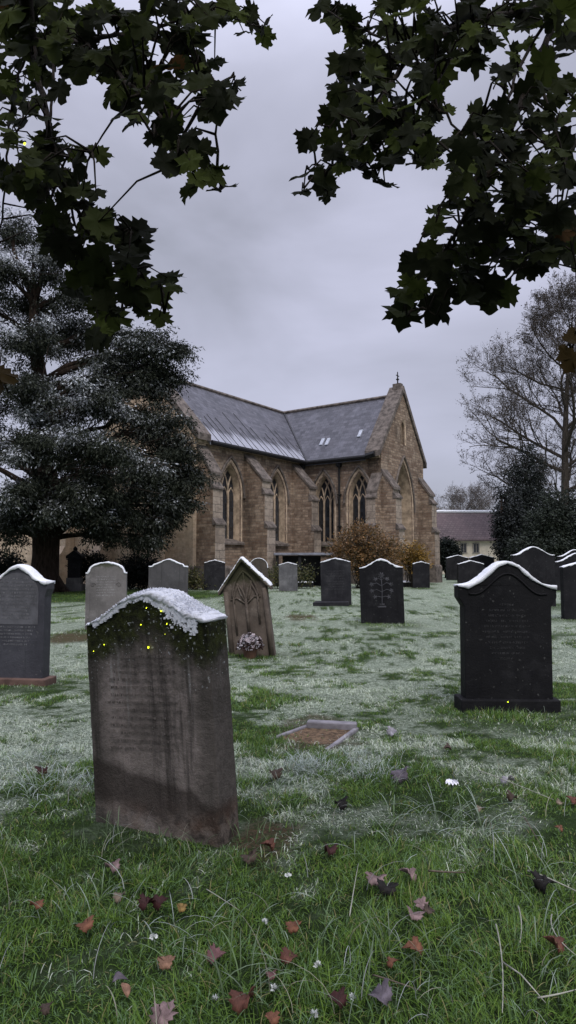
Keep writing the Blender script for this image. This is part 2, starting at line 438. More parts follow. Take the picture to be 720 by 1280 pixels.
buttress(Ft, 4.45, .56, .9, 5.9, 5.0); buttress(Fg, .02, .7, 1.0, 6.1, 5.2); buttress(Fg, GW-.72, .7, 1.0, 6.1, 5.2)
buttress(lambda u, w_, d: Vector((GW-d, -TL+.2+u, w_)), 0, .7, .9, 5.9, 5.)

# roofs
def slope(ax, u0, u1, off, half, e, r, over=.3, th=.14):
    """gable roof with ridge; ax 0: runs along x, spans y off..off+2*half ; ax 1: runs along y"""
    k = (r-e)/half
    prof = [(-over, e-over*k), (half, r), (2*half+over, e-over*k), (2*half+over, e-over*k-th), (half, r-th*1.4), (-over, e-over*k-th)]
    f = (lambda p, z, d: Vector((d, off+p, z))) if ax == 0 else (lambda p, z, d: Vector((off+p, d, z)))
    b = MB(); b.prism(prof, f, u0, u1); return b
rf = slope(0, -NL+.82, GW-.2, 0, NW/2, EV+.12, RG+.1)
ro = rf.build('nave_roof', M['slate_x'], church)
b = MB()
kk = (RG-EV)/(NW/2)
for i in range(17):
    x = -NL+1.0+i*.55+rng.uniform(-.12, .12)
    ymax = 1.5+.7*rng.uniform(-1, 1)
    y0 = max(-.28, 1.26*max(0, x+.3)-.2)
    b.tube([(x, y0, EV+.12+kk*y0+.02), (x, ymax, EV+.12+kk*ymax+.02)], .016, 4)
b.build('lead_roll', M['lead'], ro)
b = MB(); b.tube([(-NL+.8, NW/2, RG+.14), (GC, NW/2, RG+.14)], .11, 6); b.build('ridge', M['cope'], ro)
tr = slope(1, -TL+.83, NW/2, 0, GC, EV+.125, RG+.12).build('transept_roof', M['slate_y'], church)
b = MB(); b.tube([(GC, -TL+.8, RG+.16), (GC, NW/2, RG+.16)], .11, 6); b.build('ridge', M['cope'], tr)
b = MB(); b.tube([(-.2, -.25, EV-.12), (GC, NW/2, RG+.13)], .09, 6); b.build('valley_flashing', M['lead'], tr)
mpane = m_plain('pale_rooflight', (.42, .45, .52), .4, .25, 5, .1)
kt = (RG-EV)/GC
for yy, xx in ((-.75, .75), (-1.15, .72), (-3.2, .95)):
    b = MB(); n = Vector((-kt, 0, 1)).normalized(); s = Vector((1, 0, kt)).normalized()
    c = Vector((xx, yy, EV+.125+kt*xx))+n*.04
    b.add([c+s*i*.28+Vector((0, j*.1, 0))+n*q for i in (-1, 1) for j in (-1, 1) for q in (-.05, .03)], [(0, 1, 3, 2), (4, 6, 7, 5), (0, 4, 5, 1), (2, 3, 7, 6), (0, 2, 6, 4), (1, 5, 7, 3)])
    b.build('roof_light', mpane, tr)
# copings of gables
def verge(fn, half, cx, e, r, d0, d1, name='gable_coping'):
    b = MB(); k = (r-e)/half
    prof = [(cx-half-.35, e-.35*k-.12), (cx, r), (cx+half+.35, e-.35*k-.12), (cx+half+.35, e-.35*k+.2), (cx, r+.38), (cx-half-.35, e-.35*k+.2)]
    b.prism(prof, fn, d0, d1); return b.build(name, M['cope'], church)
verge(Fg, GC, GC, EV+.35, RG+.3, -.1, .83); verge(Fw, NW/2, NW/2, EV+.3, RG+.25, -.08, .82)
b = MB()
top = Fg(GC, RG+.6, .3)
b.box(top+Vector((0, 0, .05)), (.34, .5, .35)); o = b.build('finial_block', M['cope'], church)
b = MB(); b.tube([top+Vector((0, 0, .2)), top+Vector((0, 0, .95))], [.05, .03], 6); b.tube([top+Vector((-.17, 0, .72)), top+Vector((.17, 0, .72))], .03, 6)
b.box(top+Vector((0, 0, .5)), (.14, .14, .07)); b.build('cross', M['metal'], church)
# gutters, pipes
b = MB(); b.tube([(-NL+.85, -.36, EV-.22), (-.42, -.36, EV-.22)], .12, 8); b.build('gutter', M['metal'], church)
b = MB(); b.tube([(-.36, -.3, EV-.22), (-.36, -TL+.55, EV-.22)], .12, 8); b.tube([(-.36, -TL+.75, EV-.2), (-.36, -TL+.2, EV-.1)], .17, 6); b.build('gutter', M['metal'], church)
def pipe(P, nrm):
    b = MB(); b.tube([P+nrm*.1+Vector((0, 0, z)) for z in (0, EV-.3)], .06, 8)
    for z in (1.4, 3.2, 5., 6.6): b.box(P+nrm*.08+Vector((0, 0, z)), (.2, .2, .07))
    b.box(P+nrm*.12+Vector((0, 0, EV-.42)), (.26, .26, .3)); b.build('drainpipe', M['metal'], church)
pipe(Vector((-.45, 0, 0)), Vector((0, -1, 0))); pipe(Vector((0, -2.4, 0)), Vector((-1, 0, 0)))
b = MB(); b.tube([Fg(GW-.1, 4.3, .1), Fg(GW+.5, 4.35, -.2), Fg(GW+1.1, 4.5, -.5)], [.2, .14, .06], 6); b.tube([Fg(GW+.5, 4.35, -.2), Fg(GW+.9, 4.2, -.3)], [.12, .04], 5)
b.build('waterspout', M['cope'], church)

# lean-to by the church corner
lp = pt(382, 694, 34.2); le = empty('shed', (lp.x, lp.y, 0), R(-8), 'low dark open shed with frosted flat roof beside the church corner', 'shed')
b = MB(); b.box((0, 0, 1.62), (3.0, 1.9, .12)); b.build('roof', m_plain('frosted_felt', (.20, .21, .25), .6, .4, 3, .2), le, bevel=.02)
b = MB(); b.box((0, .8, .75), (2.6, .2, 1.6)); b.build('back_wall', M['metal'], le)
b = MB(); b.box((1.1, -.1, .75), (.5, 1.5, 1.6)); b.build('side_wall', M['wall'], le)
for x in (-1.35, -.2):
    b = MB(); b.box((x, -.75, .75), (.14, .14, 1.6)); b.build('post', M['metal'], le)

# ------------------------------------------------------------------ cottage, far right
hp = gp(575, 717); HD = 64
hc = pt(592, 690, HD); house = empty('cottage', (hc.x, HD, 0), R(4), 'cream cottage with brown tiled roof far off between church and trees', 'cottage')
zt, zr = pt(575, 672.5, HD).z, pt(575, 640, HD+3).z
mcream = m_plain('cream_render', (.74, .66, .54), .9, .12, 2, .1)
t = NT('brown_tiles', .85, .2); o_ = t.obj(); br = t.n('ShaderNodeTexBrick'); t.l(t.comb(t.xyz(o_)[0], t.math('MULTIPLY', t.xyz(o_)[2], 1.5), 0), br.inputs['Vector'])
for k, q in (('Color1', (.105, .085, .088, 1)), ('Color2', (.15, .12, .122, 1)), ('Mortar', (.07, .05, .055, 1))): br.inputs[k].default_value = q
for k, q in (('Scale', 1), ('Mortar Size', .02), ('Brick Width', .35), ('Row Height', .3)): br.inputs[k].default_value = q
t.color(t.mix(t.ramp(t.noise(o_, .8, 5), .35, .7, 0, .5), br.outputs['Color'], (.15, .11, .115))); t.bump(br.outputs['Fac'], .4, .02); mtile = t.mat
b = MB(); b.box((2, 3, zt/2-.2), (14, 5.6, zt+.4)); b.build('wall', mcream, house)
b = MB(); b.prism([(-.3, zt-.15), (3, zr), (6.3, zt-.15), (6.3, zt-.3), (3, zr-.3), (-.3, zt-.3)], lambda p_, z, d: Vector((d, p_, z)), -5.4, 9.4); rr = b.build('roof', mtile, house)
b = MB(); b.tube([(-5.4, 3, zr+.05), (9.4, 3, zr+.05)], .17, 6); b.build('ridge', M['frost'], rr)
for px in (580, 596):
    x = (pt(px, 690, HD).x-hc.x); zc = pt(px, 685, HD).z
    b = MB()
    for (dx, dz, sx, sz) in ((-.28, 0, .08, .95), (.28, 0, .08, .95), (0, .45, .6, .08), (0, -.47, .72, .09), (0, 0, .05, .9)): b.box((x+dx, .16, zc+dz), (sx, .1, sz))
    wdw = b.build('window', m_plain('window_paint', (.3, .27, .24), .6, .2, 4, .1), house)
    b = MB(); b.box((x, .185, zc), (.52, .04, .88)); b.build('pane', M['glass'], wdw)

# ------------------------------------------------------------------ foliage tools
def rdir(n):
    v = npr.normal(size=(n, 3)); return v/np.linalg.norm(v, axis=1)[:, None]
def leafquads(P, D, N, ln, wd):
    """rhombus leaves: base P, direction D, normal N; returns verts, faces"""
    S = np.cross(D, N); S /= np.linalg.norm(S, axis=1)[:, None]+1e-9
    ln = np.asarray(ln)[:, None]; wd = np.asarray(wd)[:, None]
    bend = np.cross(S, D)*ln*.12
    v = np.stack([P, P+D*ln*.45+S*wd-bend*.3, P+D*ln-bend, P+D*ln*.45-S*wd-bend*.3], 1)
    n = len(P); f = np.arange(n*4).reshape(n, 4)
    return v.reshape(-1, 3), f
def clump_leaves(clumps, per, spray, ln, wd, droop, shell=.55, flat=1.):
    """clumps: (x,y,z, rx,ry,rz, weight, frost) -> P,D,N,frost,tone arrays"""
    Ps, Ds, Ns, Fs, Ts = [], [], [], [], []
    for (x, y, z, rx, ry, rz, wt_, fr) in clumps:
        n = max(3, int(per*wt_))
        d = rdir(n); rad = shell+(1-shell)*npr.random(n)**.6
        rad *= .72+.5*npr.random(n)
        # lumpy
        C = d*rad[:, None]*np.array([rx, ry, rz])
        out = d*np.array([1, 1, .35]); out[:, 2] -= droop; out += npr.normal(size=(n, 3))*.35
        out /= np.linalg.norm(out, axis=1)[:, None]
        tone = npr.random(n)
        frs = np.clip(fr*(.25+1.1*np.clip(d[:, 2]*.7+.35, 0, 1))*(.5+npr.random(n)), 0, 1)
        L = spray
        for k in range(L):
            s_ = (k+.5)/L
            side = npr.normal(size=(n, 3)); side[:, 2] *= .5
            D = out+side*.55; D[:, 2] -= s_*droop*.5; D /= np.linalg.norm(D, axis=1)[:, None]
            P = C+np.array([x, y, z])+out*(s_*ln*2.6)[..., None] if np.ndim(ln) else C+np.array([x, y, z])+out*(s_*ln*3.6)+npr.normal(size=(n, 3))*ln*.35
            N = npr.normal(size=(n, 3))*.6; N[:, 2] += 1.0*flat
            Ps.append(P); Ds.append(D); Ns.append(N); Fs.append(frs); Ts.append(np.clip(tone+npr.normal(size=n)*.2, 0, 1))
    return [np.concatenate(q) for q in (Ps, Ds, Ns, Fs, Ts)]
def crown(name, clumps, per, spray, ln, wd, droop, c0, c1, cf, parent, mat, shell=.5, org=(0, 0, 0)):
    P, D, N, Fr, T = clump_leaves(clumps, per, spray, ln, wd, droop, shell)
    n = len(P)
    v, f = leafquads(P, D, N, ln*(.6+.8*npr.random(n)), wd*(.7+.6*npr.random(n)))
    v = v-np.array(org)
    fr = (Fr*(npr.random(n) < .35+.6*Fr))[:, None]
    c = np.array(c0)*(1-T[:, None])+np.array(c1)*T[:, None]
    c = c*(1-fr)+np.array(cf)*fr
    return npmesh(name, v, [f], mat, parent, np.repeat(c, 4, 0))
def limb(b, p0, p1, r0, r1, sag=.1, n=7, jit=.08, sides=7):
    p0, p1 = Vector(p0), Vector(p1); L = (p1-p0).length
    P = []; off = Vector((rng.uniform(-1, 1), rng.uniform(-1, 1), rng.uniform(-.5, 1)))*jit*L
    for i in range(n+1):
        s = i/n
        q = p0.lerp(p1, s)+off*math.sin(s*math.pi)+Vector((0, 0, sag*L*math.sin(s*math.pi)))
        if 0 < i < n: q += Vector((rng.gauss(0, 1), rng.gauss(0, 1), rng.gauss(0, 1)))*jit*.12*L
        P.append(q)
    b.tube(P, [r0+(r1-r0)*(i/n)**.8 for i in range(n+1)], sides)
    return P

# ---- big frosted evergreen on the left
TY = 27.8; tb = pt(54, 741, 27.8)
yew = empty('evergreen_tree', (tb.x, TY, 0), 0, 'huge dark evergreen tree dusted with frost in front of the church, thick trunk', 'tree')
K = TY/F
spec = [  # px, py, depth offset, rx px, rz px, weight, frost
 (18, 290, 1, 34, 34, .35, .6), (55, 325, 0, 30, 30, .35, .55), (5, 345, -1, 34, 36, .5, .6), (88, 372, 0, 30, 20, .3, .5), (45, 378, 1, 40, 20, .45, .5),
 (30, 425, -1, 55, 30, 1., .65), (95, 415, 1, 40, 18, .5, .5), (180, 432, 0, 42, 20, .7, .35), (198, 465, .5, 20, 34, .7, .22), (214, 432, 0, 12, 12, .18, .25), (140, 452, .6, 30, 16, .6, .3), (172, 470, .4, 26, 20, .6, .25), (120, 478, 0, 34, 18, .7, .4), (150, 418, 1.5, 30, 14, .35, .35),
 (45, 490, -2.5, 60, 34, 1.2, .62), (120, 505, -1, 52, 28, 1.0, .5), (170, 520, .5, 46, 36, .9, .25), (202, 535, 0, 28, 34, .7, .16), (232, 592, .6, 16, 20, .4, .15), (220, 562, 0, 18, 22, .4, .14),
 (125, 555, -3.2, 52, 26, 1.15, .78), (45, 560, -3, 60, 38, 1.3, .6), (185, 590, -1, 46, 40, 1.1, .25), (216, 616, .3, 22, 22, .6, .16), (110, 605, -2.6, 54, 32, 1.2, .4),
 (30, 625, -3, 48, 30, 1.2, .5), (145, 630, -1.5, 40, 20, .9, .2), (192, 648, -.5, 20, 20, .5, .12), (90, 632, -2.5, 50, 18, 1., .25), (10, 652, -2, 44, 20, .9, .22),
 (128, 664, -1.2, 16, 12, .22, .1), (180, 672, -.8, 14, 10, .18, .1), (208, 634, -.2, 24, 22, .5, .12),
 (-50, 460, 0, 60, 60, 1.6, .5), (-80, 560, 0, 60, 60, 1.6, .4), (-60, 630, -1, 60, 30, 1.3, .3), (-30, 380, 0, 40, 50, 1., .5), (50, 505, 3.5, 80, 50, 1.2, .2), (110, 585, 3.5, 90, 45, 1.4, .15), (-20, 550, 4, 80, 60, 1.5, .2), (70, 420, 3, 60, 30, .5, .3), (175, 470, 1.2, 30, 22, .4, .25)]
cl = []
for (px, py, dy, rx, rz, wt_, fr) in spec:
    c = pt(px, py, TY+dy); cl.append((c.x, c.y, c.z, rx*K, max(rx*K*.9, 1.0), rz*K, wt_, fr))
sub = []
er0 = random.Random(21)
for (x, y, z, rx, ry, rz, wt_, fr) in cl:
    for k in range(int(5+12*wt_)):
        d = Vector((er0.gauss(0, 1), er0.gauss(0, 1), er0.gauss(0, 1))).normalized()*er0.uniform(.1, .95)
        p = Vector((x+d.x*rx*.8, y+d.y*ry*.8, z+d.z*rz*.9))
        o = Vector((p.x-tb.x, (p.y-TY)*1.0, 0)); o = (o.normalized() if o.length > .3 else Vector((1, 0, 0)))
        o = (o+Vector((er0.gauss(0, .55), er0.gauss(0, .55), er0.gauss(.12, .3)))).normalized()
        L_ = er0.uniform(.7, 1.7)*min(1, .35+rx/1.6); fq = fr*er0.choice((0, 0, .25, .9, 2.2))
        for q in range(6):
            t_ = (q-1.5)/4; w_ = (.30-.20*q/5)*er0.uniform(.75, 1.2)
            c_ = p+o*L_*t_+Vector((0, 0, -.30*L_*max(0, t_)**2))
            sub.append((c_.x, c_.y, c_.z, w_*1.25, w_*1.25, w_*.55, .055-.005*q, fq))
crown('crown', sub, 400, 5, .13, .027, .55, (.010, .014, .009), (.042, .048, .033), (.56, .59, .63), yew, M['dleaf'], .15, (tb.x, TY, 0))
b = MB()
tk = [(0, 0, -.2), (.02, 0, .3), (.05, .05, 1.5), (.02, .1, 3.), (-.1, .1, 5), (-.3, .2, 8), (-.7, 0, 11), (-.8, 0, 14)]
b.tube(tk, [.8, .6, .54, .56, .5, .38, .22, .06], 14)
for a in range(7): 
    t_ = a*.9; b.tube([(.45*math.cos(t_), .45*math.sin(t_), .7), (.75*math.cos(t_), .75*math.sin(t_), .15), (1.15*math.cos(t_), 1.15*math.sin(t_), -.15)], [.16, .2, .1], 6)
b.build('trunk', M['bark'], yew, True)
b = MB()
for i, c in enumerate(cl):
    e = Vector(c[:3])-Vector((tb.x, TY, 0)); z = max(2.2, min(12.5, e.z-.35*math.hypot(e.x, e.y)-.2))
    s = Vector((-.1-.05*z, .1, z)); P = limb(b, s, e, .17 if i < 40 else .1, .03, .06, 7, .1, 6)
    for k in range(9):
        q = P[rng.randint(3, 7)]; d = Vector((rng.gauss(0, 1), rng.gauss(0, 1), rng.gauss(0, .8)))
        d = Vector((d.x*c[3], d.y*c[4], d.z*c[5]))*.75
        limb(b, q, e+d, .035, .006, .05, 4, .12, 4)
b.build('branch', M['bark'], yew, True)

# ---- bare trees
def bare_tree(name, base, ht, spread, seed, label, mat, r0, levels=5, buds=None, lean=0, fork=.3):
    rr_ = random.Random(seed)
    root = empty(name, base, 0, label, 'tree'); tips = []
    tb_ = MB(); bb = MB()
    def grow(b_, p, d, L, r, lev):
        n = 10 if lev == 0 else 5 if lev < 3 else 3; P = [p]; q = p; dd = d.copy(); rs = [r]
        for i in range(n):
            dd = (dd+Vector((rr_.gauss(0, .16), rr_.gauss(0, .16), rr_.gauss(.05, .13)))*(1 if lev else .12)).normalized()
            q = q+dd*L/n; P.append(q); rs.append(r*(1-(.55 if lev else .93)*(i+1)/n))
        b_.tube(P, rs, max(3, 8-lev*2), cap=False)
        if lev >= levels: tips.extend(P[1:]); return
        kids = (26 if lev == 0 else 11 if lev == 1 else 7 if lev == 2 else 5 if lev == 3 else 4)
        for k in range(kids):
            s = (fork+(1-fork)*(k+rr_.random())/kids) if lev == 0 else .25+.75*(k+rr_.random())/kids
            s = min(s, .999); i = int(s*n); f_ = s*n-i; st = P[i].lerp(P[i+1], f_)
            ax = (P[i+1]-P[i]).normalized()
            side = Vector((rr_.gauss(0, 1), rr_.gauss(0, 1), rr_.gauss(0, .6)))
            if lev == 0: side = Vector((math.cos(k*2.4+seed), math.sin(k*2.4+seed), 0))
            side = (side-ax*side.dot(ax)).normalized()
            ang = R(rr_.uniform(62, 88) if lev == 0 else rr_.uniform(30, 68)) * (1-.25*s)
            nd = (ax*math.cos(ang)+side*math.sin(ang)); nd.z += .08 if lev < 2 else .03; nd.normalize()
            if lev == 0: nL = spread*(.8+.45*math.sin(min(1, (s-fork)/(1-fork)*1.6+.12)*math.pi*.5) if s < fork+.35*(1-fork) else 1.2-.75*((s-fork)/(1-fork)-.35)/.65)*rr_.uniform(.85, 1.05)
            else: nL = L*rr_.uniform(.38, .64)*(1.1-.35*s)
            grow(bb, st, nd, nL, max(.010, min(.17, rs[i]*.5) if lev == 0 else rs[i]*.5), lev+1)
    grow(tb_, Vector((0, 0, -.2)), Vector((lean, 0, 1)).normalized(), ht, r0, 0)
    tb_.build('trunk', mat, root, True); bb.build('branch', mat, root, True, recalc=False)
    if buds:
        T = np.array([tuple(t) for t in tips]); sel = npr.random(len(T)) < buds[0]; T = T[sel]
        k = 2; P = np.repeat(T, k, 0)+npr.normal(size=(len(T)*k, 3))*.12
        v, f = leafquads(P, rdir(len(P)), rdir(len(P)), buds[1]*(.5+npr.random(len(P))), buds[1]*.4*np.ones(len(P)))
        c = np.array(buds[2])*(.5+npr.random((len(P), 1)))
        npmesh('foliage', v, [f], M['leaf'], root, np.repeat(c, 4, 0))
    return root
bt = pt(708, 700, 58); print('bt', bt)
bare_tree('bare_tree', (bt.x, 58, 0), 24, 7.6, 4, 'tall nearly leafless tree with spreading grey limbs on the far right', M['bark2'], .52, 5, (.16, .12, (.07, .058, .05)), 0, .2)
ft = pt(590, 700, 95)
bare_tree('bare_tree', (ft.x, 95, 0), 9.5, 5.5, 5, 'small bare tree rising behind the cottage roof', m_bark('pale_bark', (.17, .15, .14)), .35, 4, (.15, .12, (.16, .14, .13)), 0, .25)

def evergreen(name, base, cl_px, Y, per, label, c0, c1, ln=.17, wd=.042, fr=(.3, .32, .36), cat='tree', droop=.5, trunk=.25, spray=5):
    root = empty(name, base, 0, label, cat); k_ = Y/F; L = []
    for (px, py, dy, rx, rz, wt_, f_) in cl_px:
        c = pt(px, py, Y+dy); L.append((c.x, c.y, c.z, rx*k_, rx*k_, rz*k_, wt_, f_))
    crown('crown', L, int(per*1.9), spray, ln, wd, droop, c0, c1, fr, root, M['dleaf'], .4, base)
    b = MB(); top = max(c[2] for c in L)
    b.tube([(0, 0, -.2), (.05, 0, top*.5), (0, 0, top*.92)], [trunk, trunk*.7, .03], 7)
    for c in L: limb(b, (0, 0, max(.2, c[2]*.6)), Vector(c[:3])-Vector(base), trunk*.4, .02, .05, 5, .1, 5)
    b.build('trunk', M['bark'], root, True)
    return root
Y = 47; p = pt(660, 700, Y)
evergreen('conifer', (p.x, Y, 0), [(660, 566, 0, 7, 16, .25, .1), (657, 592, 0, 14, 18, .45, .12), (664, 602, .3, 14, 18, .4, .12), (650, 618, -.3, 20, 20, .7, .12), (668, 628, 0, 22, 20, .7, .1), (640, 640, -.5, 20, 18, .7, .12), (662, 650, -.8, 28, 20, .9, .1), (655, 675, -.8, 34, 22, 1., .08), (640, 588, 0, 8, 8, .12, .1), (672, 576, .3, 8, 9, .12, .1)], Y, 420,
          'dark pointed conifer standing beneath the tall leafless tree', (.008, .011, .009), (.02, .026, .02))
Y = 44; p = pt(628, 700, Y)
evergreen('yew_tree', (p.x, Y, 0), [(638, 640, 0, 11, 18, .5, .1), (633, 660, 0, 11, 15, .5, .08), (644, 668, -.5, 14, 16, .7, .08), (636, 684, -.5, 11, 12, .6, .05), (640, 655, 0, 16, 18, .5, .1), (630, 612, .2, 7, 9, .15, .12)], Y, 420,
          'dark drooping evergreen at the right end of the cottage', (.007, .009, .008), (.016, .02, .016))
Y = 40; p = pt(695, 700, Y)
evergreen('evergreen_shrub', (p.x, Y, 0), [(690, 650, 0, 26, 22, .9, .05), (715, 660, 0, 26, 26, .9, .05), (680, 680, -.5, 30, 18, .9, .05), (725, 690, 0, 30, 22, .9, .05), (700, 630, .4, 18, 18, .5, .05), (750, 660, 0, 30, 35, 1., .05), (660, 688, -.2, 20, 14, .5, .05)], Y, 480,
          'broad dark green evergreen mass at the right edge below the bare tree', (.014, .019, .014), (.035, .045, .03), droop=.25)
Y = 50; p = pt(557, 700, Y)
evergreen('round_bush', (p.x, Y, 0), [(556, 690, 0, 11, 13, 1.2, .05), (552, 697, -.3, 9, 10, .7, .03), (560, 697, -.3, 9, 10, .7, .03)], Y, 800, 'dark clipped round bush in front of the cottage wall', (.008, .012, .010), (.02, .028, .022), .16, .05, cat='bush', droop=.1, trunk=.12)
# shrubs by the church
def shrub(px, Y, cl_px, per, label, c0, c1, cat='shrub', name='shrub', ln=.12, wd=.03, twig=60, fr=.08):
    p = pt(px, 700, Y); root = empty(name, (p.x, Y, hz(p.x, Y)), 0, label, cat); k_ = Y/F; L = []
    for (x, y, dy, rx, rz, wt_) in cl_px:
        c = pt(x, y, Y+dy); L.append((c.x, c.y, c.z, rx*k_, rx*k_, rz*k_, wt_, fr))
    crown('foliage', L, per, 4, ln, wd, -.1, c0, c1, (.45, .45, .47), root, M['leaf'], .3, (p.x, Y, hz(p.x, Y)))
    b = MB()
    for i in range(twig):
        c = rng.choice(L); d = Vector((rng.gauss(0, .55)*c[3], rng.gauss(0, .5)*c[4], rng.uniform(.1, 1.25)*c[5]))
        limb(b, (rng.gauss(0, .15), rng.gauss(0, .15), -.05), Vector(c[:3])+d-Vector((p.x, Y, 0)), .018, .004, .12, 5, .06, 4)
    b.build('stem', M['bark2'], root, True, recalc=False)
    return root
shrub(455, 31.5, [(448, 680, 0, 26, 20, 1.), (430, 688, 0, 16, 16, .6), (470, 684, 0, 22, 18, .9), (488, 690, .2, 14, 14, .5), (452, 664, 0, 14, 10, .35), (440, 700, -.3, 24, 16, .7), (470, 705, -.2, 26, 16, .7)], 520,
      'large russet brown shrub against the transept wall', (.05, .045, .016), (.30, .16, .06), twig=160, fr=.12)
shrub(515, 33, [(514, 693, 0, 13, 11, .9), (508, 701, 0, 10, 10, .5), (521, 702, 0, 10, 10, .5)], 500, 'small golden yellow shrub below the gable window', (.08, .06, .012), (.36, .21, .04), twig=40)
shrub(243, 29.5, [(238, 724, 0, 10, 9, .5), (250, 727, 0, 9, 8, .5), (230, 728, .3, 9, 7, .4)], 260, 'low green and yellow shrub at the church foot left of the gothic headstone', (.016, .03, .012), (.14, .13, .04), cat='shrub', name='low_shrub', twig=16)
shrub(352, 31, [(338, 722, 0, 9, 8, .4), (352, 720, 0, 12, 9, .5), (372, 722, 0, 11, 9, .5), (383, 718, .3, 7, 12, .35)], 260, 'low green and yellow shrub in front of the open shed', (.016, .03, .012), (.14, .13, .04), cat='shrub', name='low_shrub', twig=16)
Yh = 29.5
for (px, cl_, lab) in ((172, [(172, 712, 0, 24, 14, 1.2), (160, 722, 0, 10, 12, .5), (188, 722, 0, 10, 14, .5)], 'dark clipped evergreen bush between two grey headstones under the tree'),
                       (112, [(112, 706, 0, 15, 10, .9), (118, 720, 0, 7, 12, .5)], 'small black-green bush right of the dark urn monument'),
                       (5, [(5, 706, 0, 16, 11, .9), (-6, 720, 0, 14, 12, .8)], 'black-green bush behind the far left headstone')):
    shrub(px, Yh, cl_, 1000, lab, (.005, .007, .005), (.014, .018, .013), cat='bush', name='clipped_bush', twig=14, fr=.0)

# far treeline and hidden horizon
n = 9000; X = npr.uniform(-170, 170, n); Yt = 135+npr.uniform(0, 14, n)+np.abs(X)*-.12
hh = (4+4*fbm(X*.06, X*0, 8))*npr.random(n)**.7
v, f = leafquads(np.stack([X, Yt, hh], 1), rdir(n), rdir(n), 1.6*np.ones(n), .7*np.ones(n))
c = np.array((.03, .033, .032))*(.6+.8*npr.random((n, 1)))
tag(npmesh('treeline', v, [f], M['leaf'], None, np.repeat(c, 4, 0)), 'distant low treeline closing the horizon', 'treeline', None, 'stuff')

# ------------------------------------------------------------------ ground
STN = []      # (x, y, radius) of stones: greener, longer grass
def axis(a, b_, fine, k):
    L = [0.]; s = fine
    while L[-1] < b_: L.append(L[-1]+s); s = fine if L[-1] < a else s*k
    return L
SOIL = [(*gp(330, 1052)[:2], .16), (*gp(322, 1068)[:2], .12), (*gp(398, 917)[:2], .34), (*gp(376, 772)[:2], .5), (*gp(90, 797)[:2], .55), (*gp(345, 1055)[:2], .1)]
def soilmask(x, y):
    m = np.zeros_like(np.asarray(x, float))
    for (a, b_, r_) in SOIL:
        d = np.hypot(x-a, (y-b_)*.55)/r_*(.6+.8*vnoise(x*9, y*9, 4)); m = np.maximum(m, 1-sst(.5, 1.1, d))
    return m
def frostmask(x, y):
    x = np.asarray(x, float); y = np.asarray(y, float)
    n1 = fbm(x*.7, y*.6, 1, 4); n2 = fbm(x*3.2, y*2.6, 2, 4); n3 = fbm(x*9, y*8, 7, 2); n4 = vnoise(x*26, y*22, 12)
    d = np.hypot(x*1.0, y)
    lev = np.interp(y, [0, 2.3, 2.9, 3.6, 4.4, 5.5, 8, 12, 40], [.0, .13, .26, .45, .57, .63, .72, .78, .82])
    lev = lev-.12*sst(.2, 1.5, x)*(1-sst(5, 8, y))+.10*sst(-.6, -1.4, x)*sst(2.6, 3.4, y)*(1-sst(5, 7, y))
    f = sst(-.14, .19, lev-.46+(n1-.5)*1.1+(n2-.5)*1.6+(n3-.5)*1.1+(n4-.5)*.55)*np.clip(lev*1.35, 0, 1)
    for (a, b_, r_) in STN:
        dd = np.hypot(x-a, y-b_+r_*.25)/r_; f = f*(.25+.75*sst(.5, 1.25, dd+(n2-.5)*.5))
    dt = np.hypot((x-tb.x)/9.0, (y-25.2)/4.9); f = f*sst(.85, 1.12, dt+(n2-.5)*.12)
    return np.clip(f, 0, 1)

# ------------------------------------------------------------------ gravestones
def samp(P, step=.02):
    out = []
    for a, b_ in zip(P, P[1:]):
        n = max(1, int(math.hypot(b_[0]-a[0], b_[1]-a[1])/step))
        out += [(a[0]+(b_[0]-a[0])*i/n, a[1]+(b_[1]-a[1])*i/n) for i in range(n)]
    return out+[P[-1]]
def prof(kind, W, H):
    """top outline from left edge to right edge, x in +-W/2"""
    h = W/2; P = []
    N = 22
    for i in range(N+1):
        s = -1+2*i/N; a = abs(s)
        if kind == 'ogee':      z = H-.24*W*(sst(0, 1, a/.86)) if a < .86 else H-.24*W
        elif kind == 'ogee2':   z = H-.17*W*(1-math.cos(min(1, a/.9)*math.pi))/2-.02*W*a
        elif kind == 'gable':   z = H-.13*W*a
        elif kind == 'steep':   z = H-.52*W*a
        elif kind == 'arch':    z = H-.26*W*(1-math.sqrt(max(0, 1-(min(a, .9)/.9)**2)))-(.0 if a < .9 else .0)
        elif kind == 'round':   z = H-.5*W*(1-math.sqrt(max(0, 1-a**2)))
        elif kind == 'front':   # low ogee hump with broad shoulders
            z = H-.205*W*(.42*a+.58*float(sst(.12, .95, a)))
        elif kind == 'scroll':  z = H-.13*W*sst(0, .75, a)-(.055*W if a > .78 else 0)
        P.append((s*h, float(z)))
    return P
def glyphs(mb, cx, z, wd, hh, y, rr_, seed):
    x = cx-wd/2
    while x < cx+wd/2-hh*.4:
        wl = rr_.randint(2, 8)
        for k in range(wl):
            if x > cx+wd/2-hh*.4: break
            gw = hh*rr_.uniform(.42, .7)
            for s in range(rr_.randint(2, 3)):
                vert = rr_.random() < .6; t_ = hh*.13
                if vert: ax, az, sx, sz = x+rr_.choice((.1, .5, .9))*gw, z+hh*.5, t_, hh*rr_.uniform(.6, 1)
                else: ax, az, sx, sz = x+gw*.5, z+hh*rr_.choice((.06, .5, .94)), gw*.8, t_
                mb.box((ax, y, az), (sx, .002, sz))
            x += gw+hh*.16
        x += hh*.45
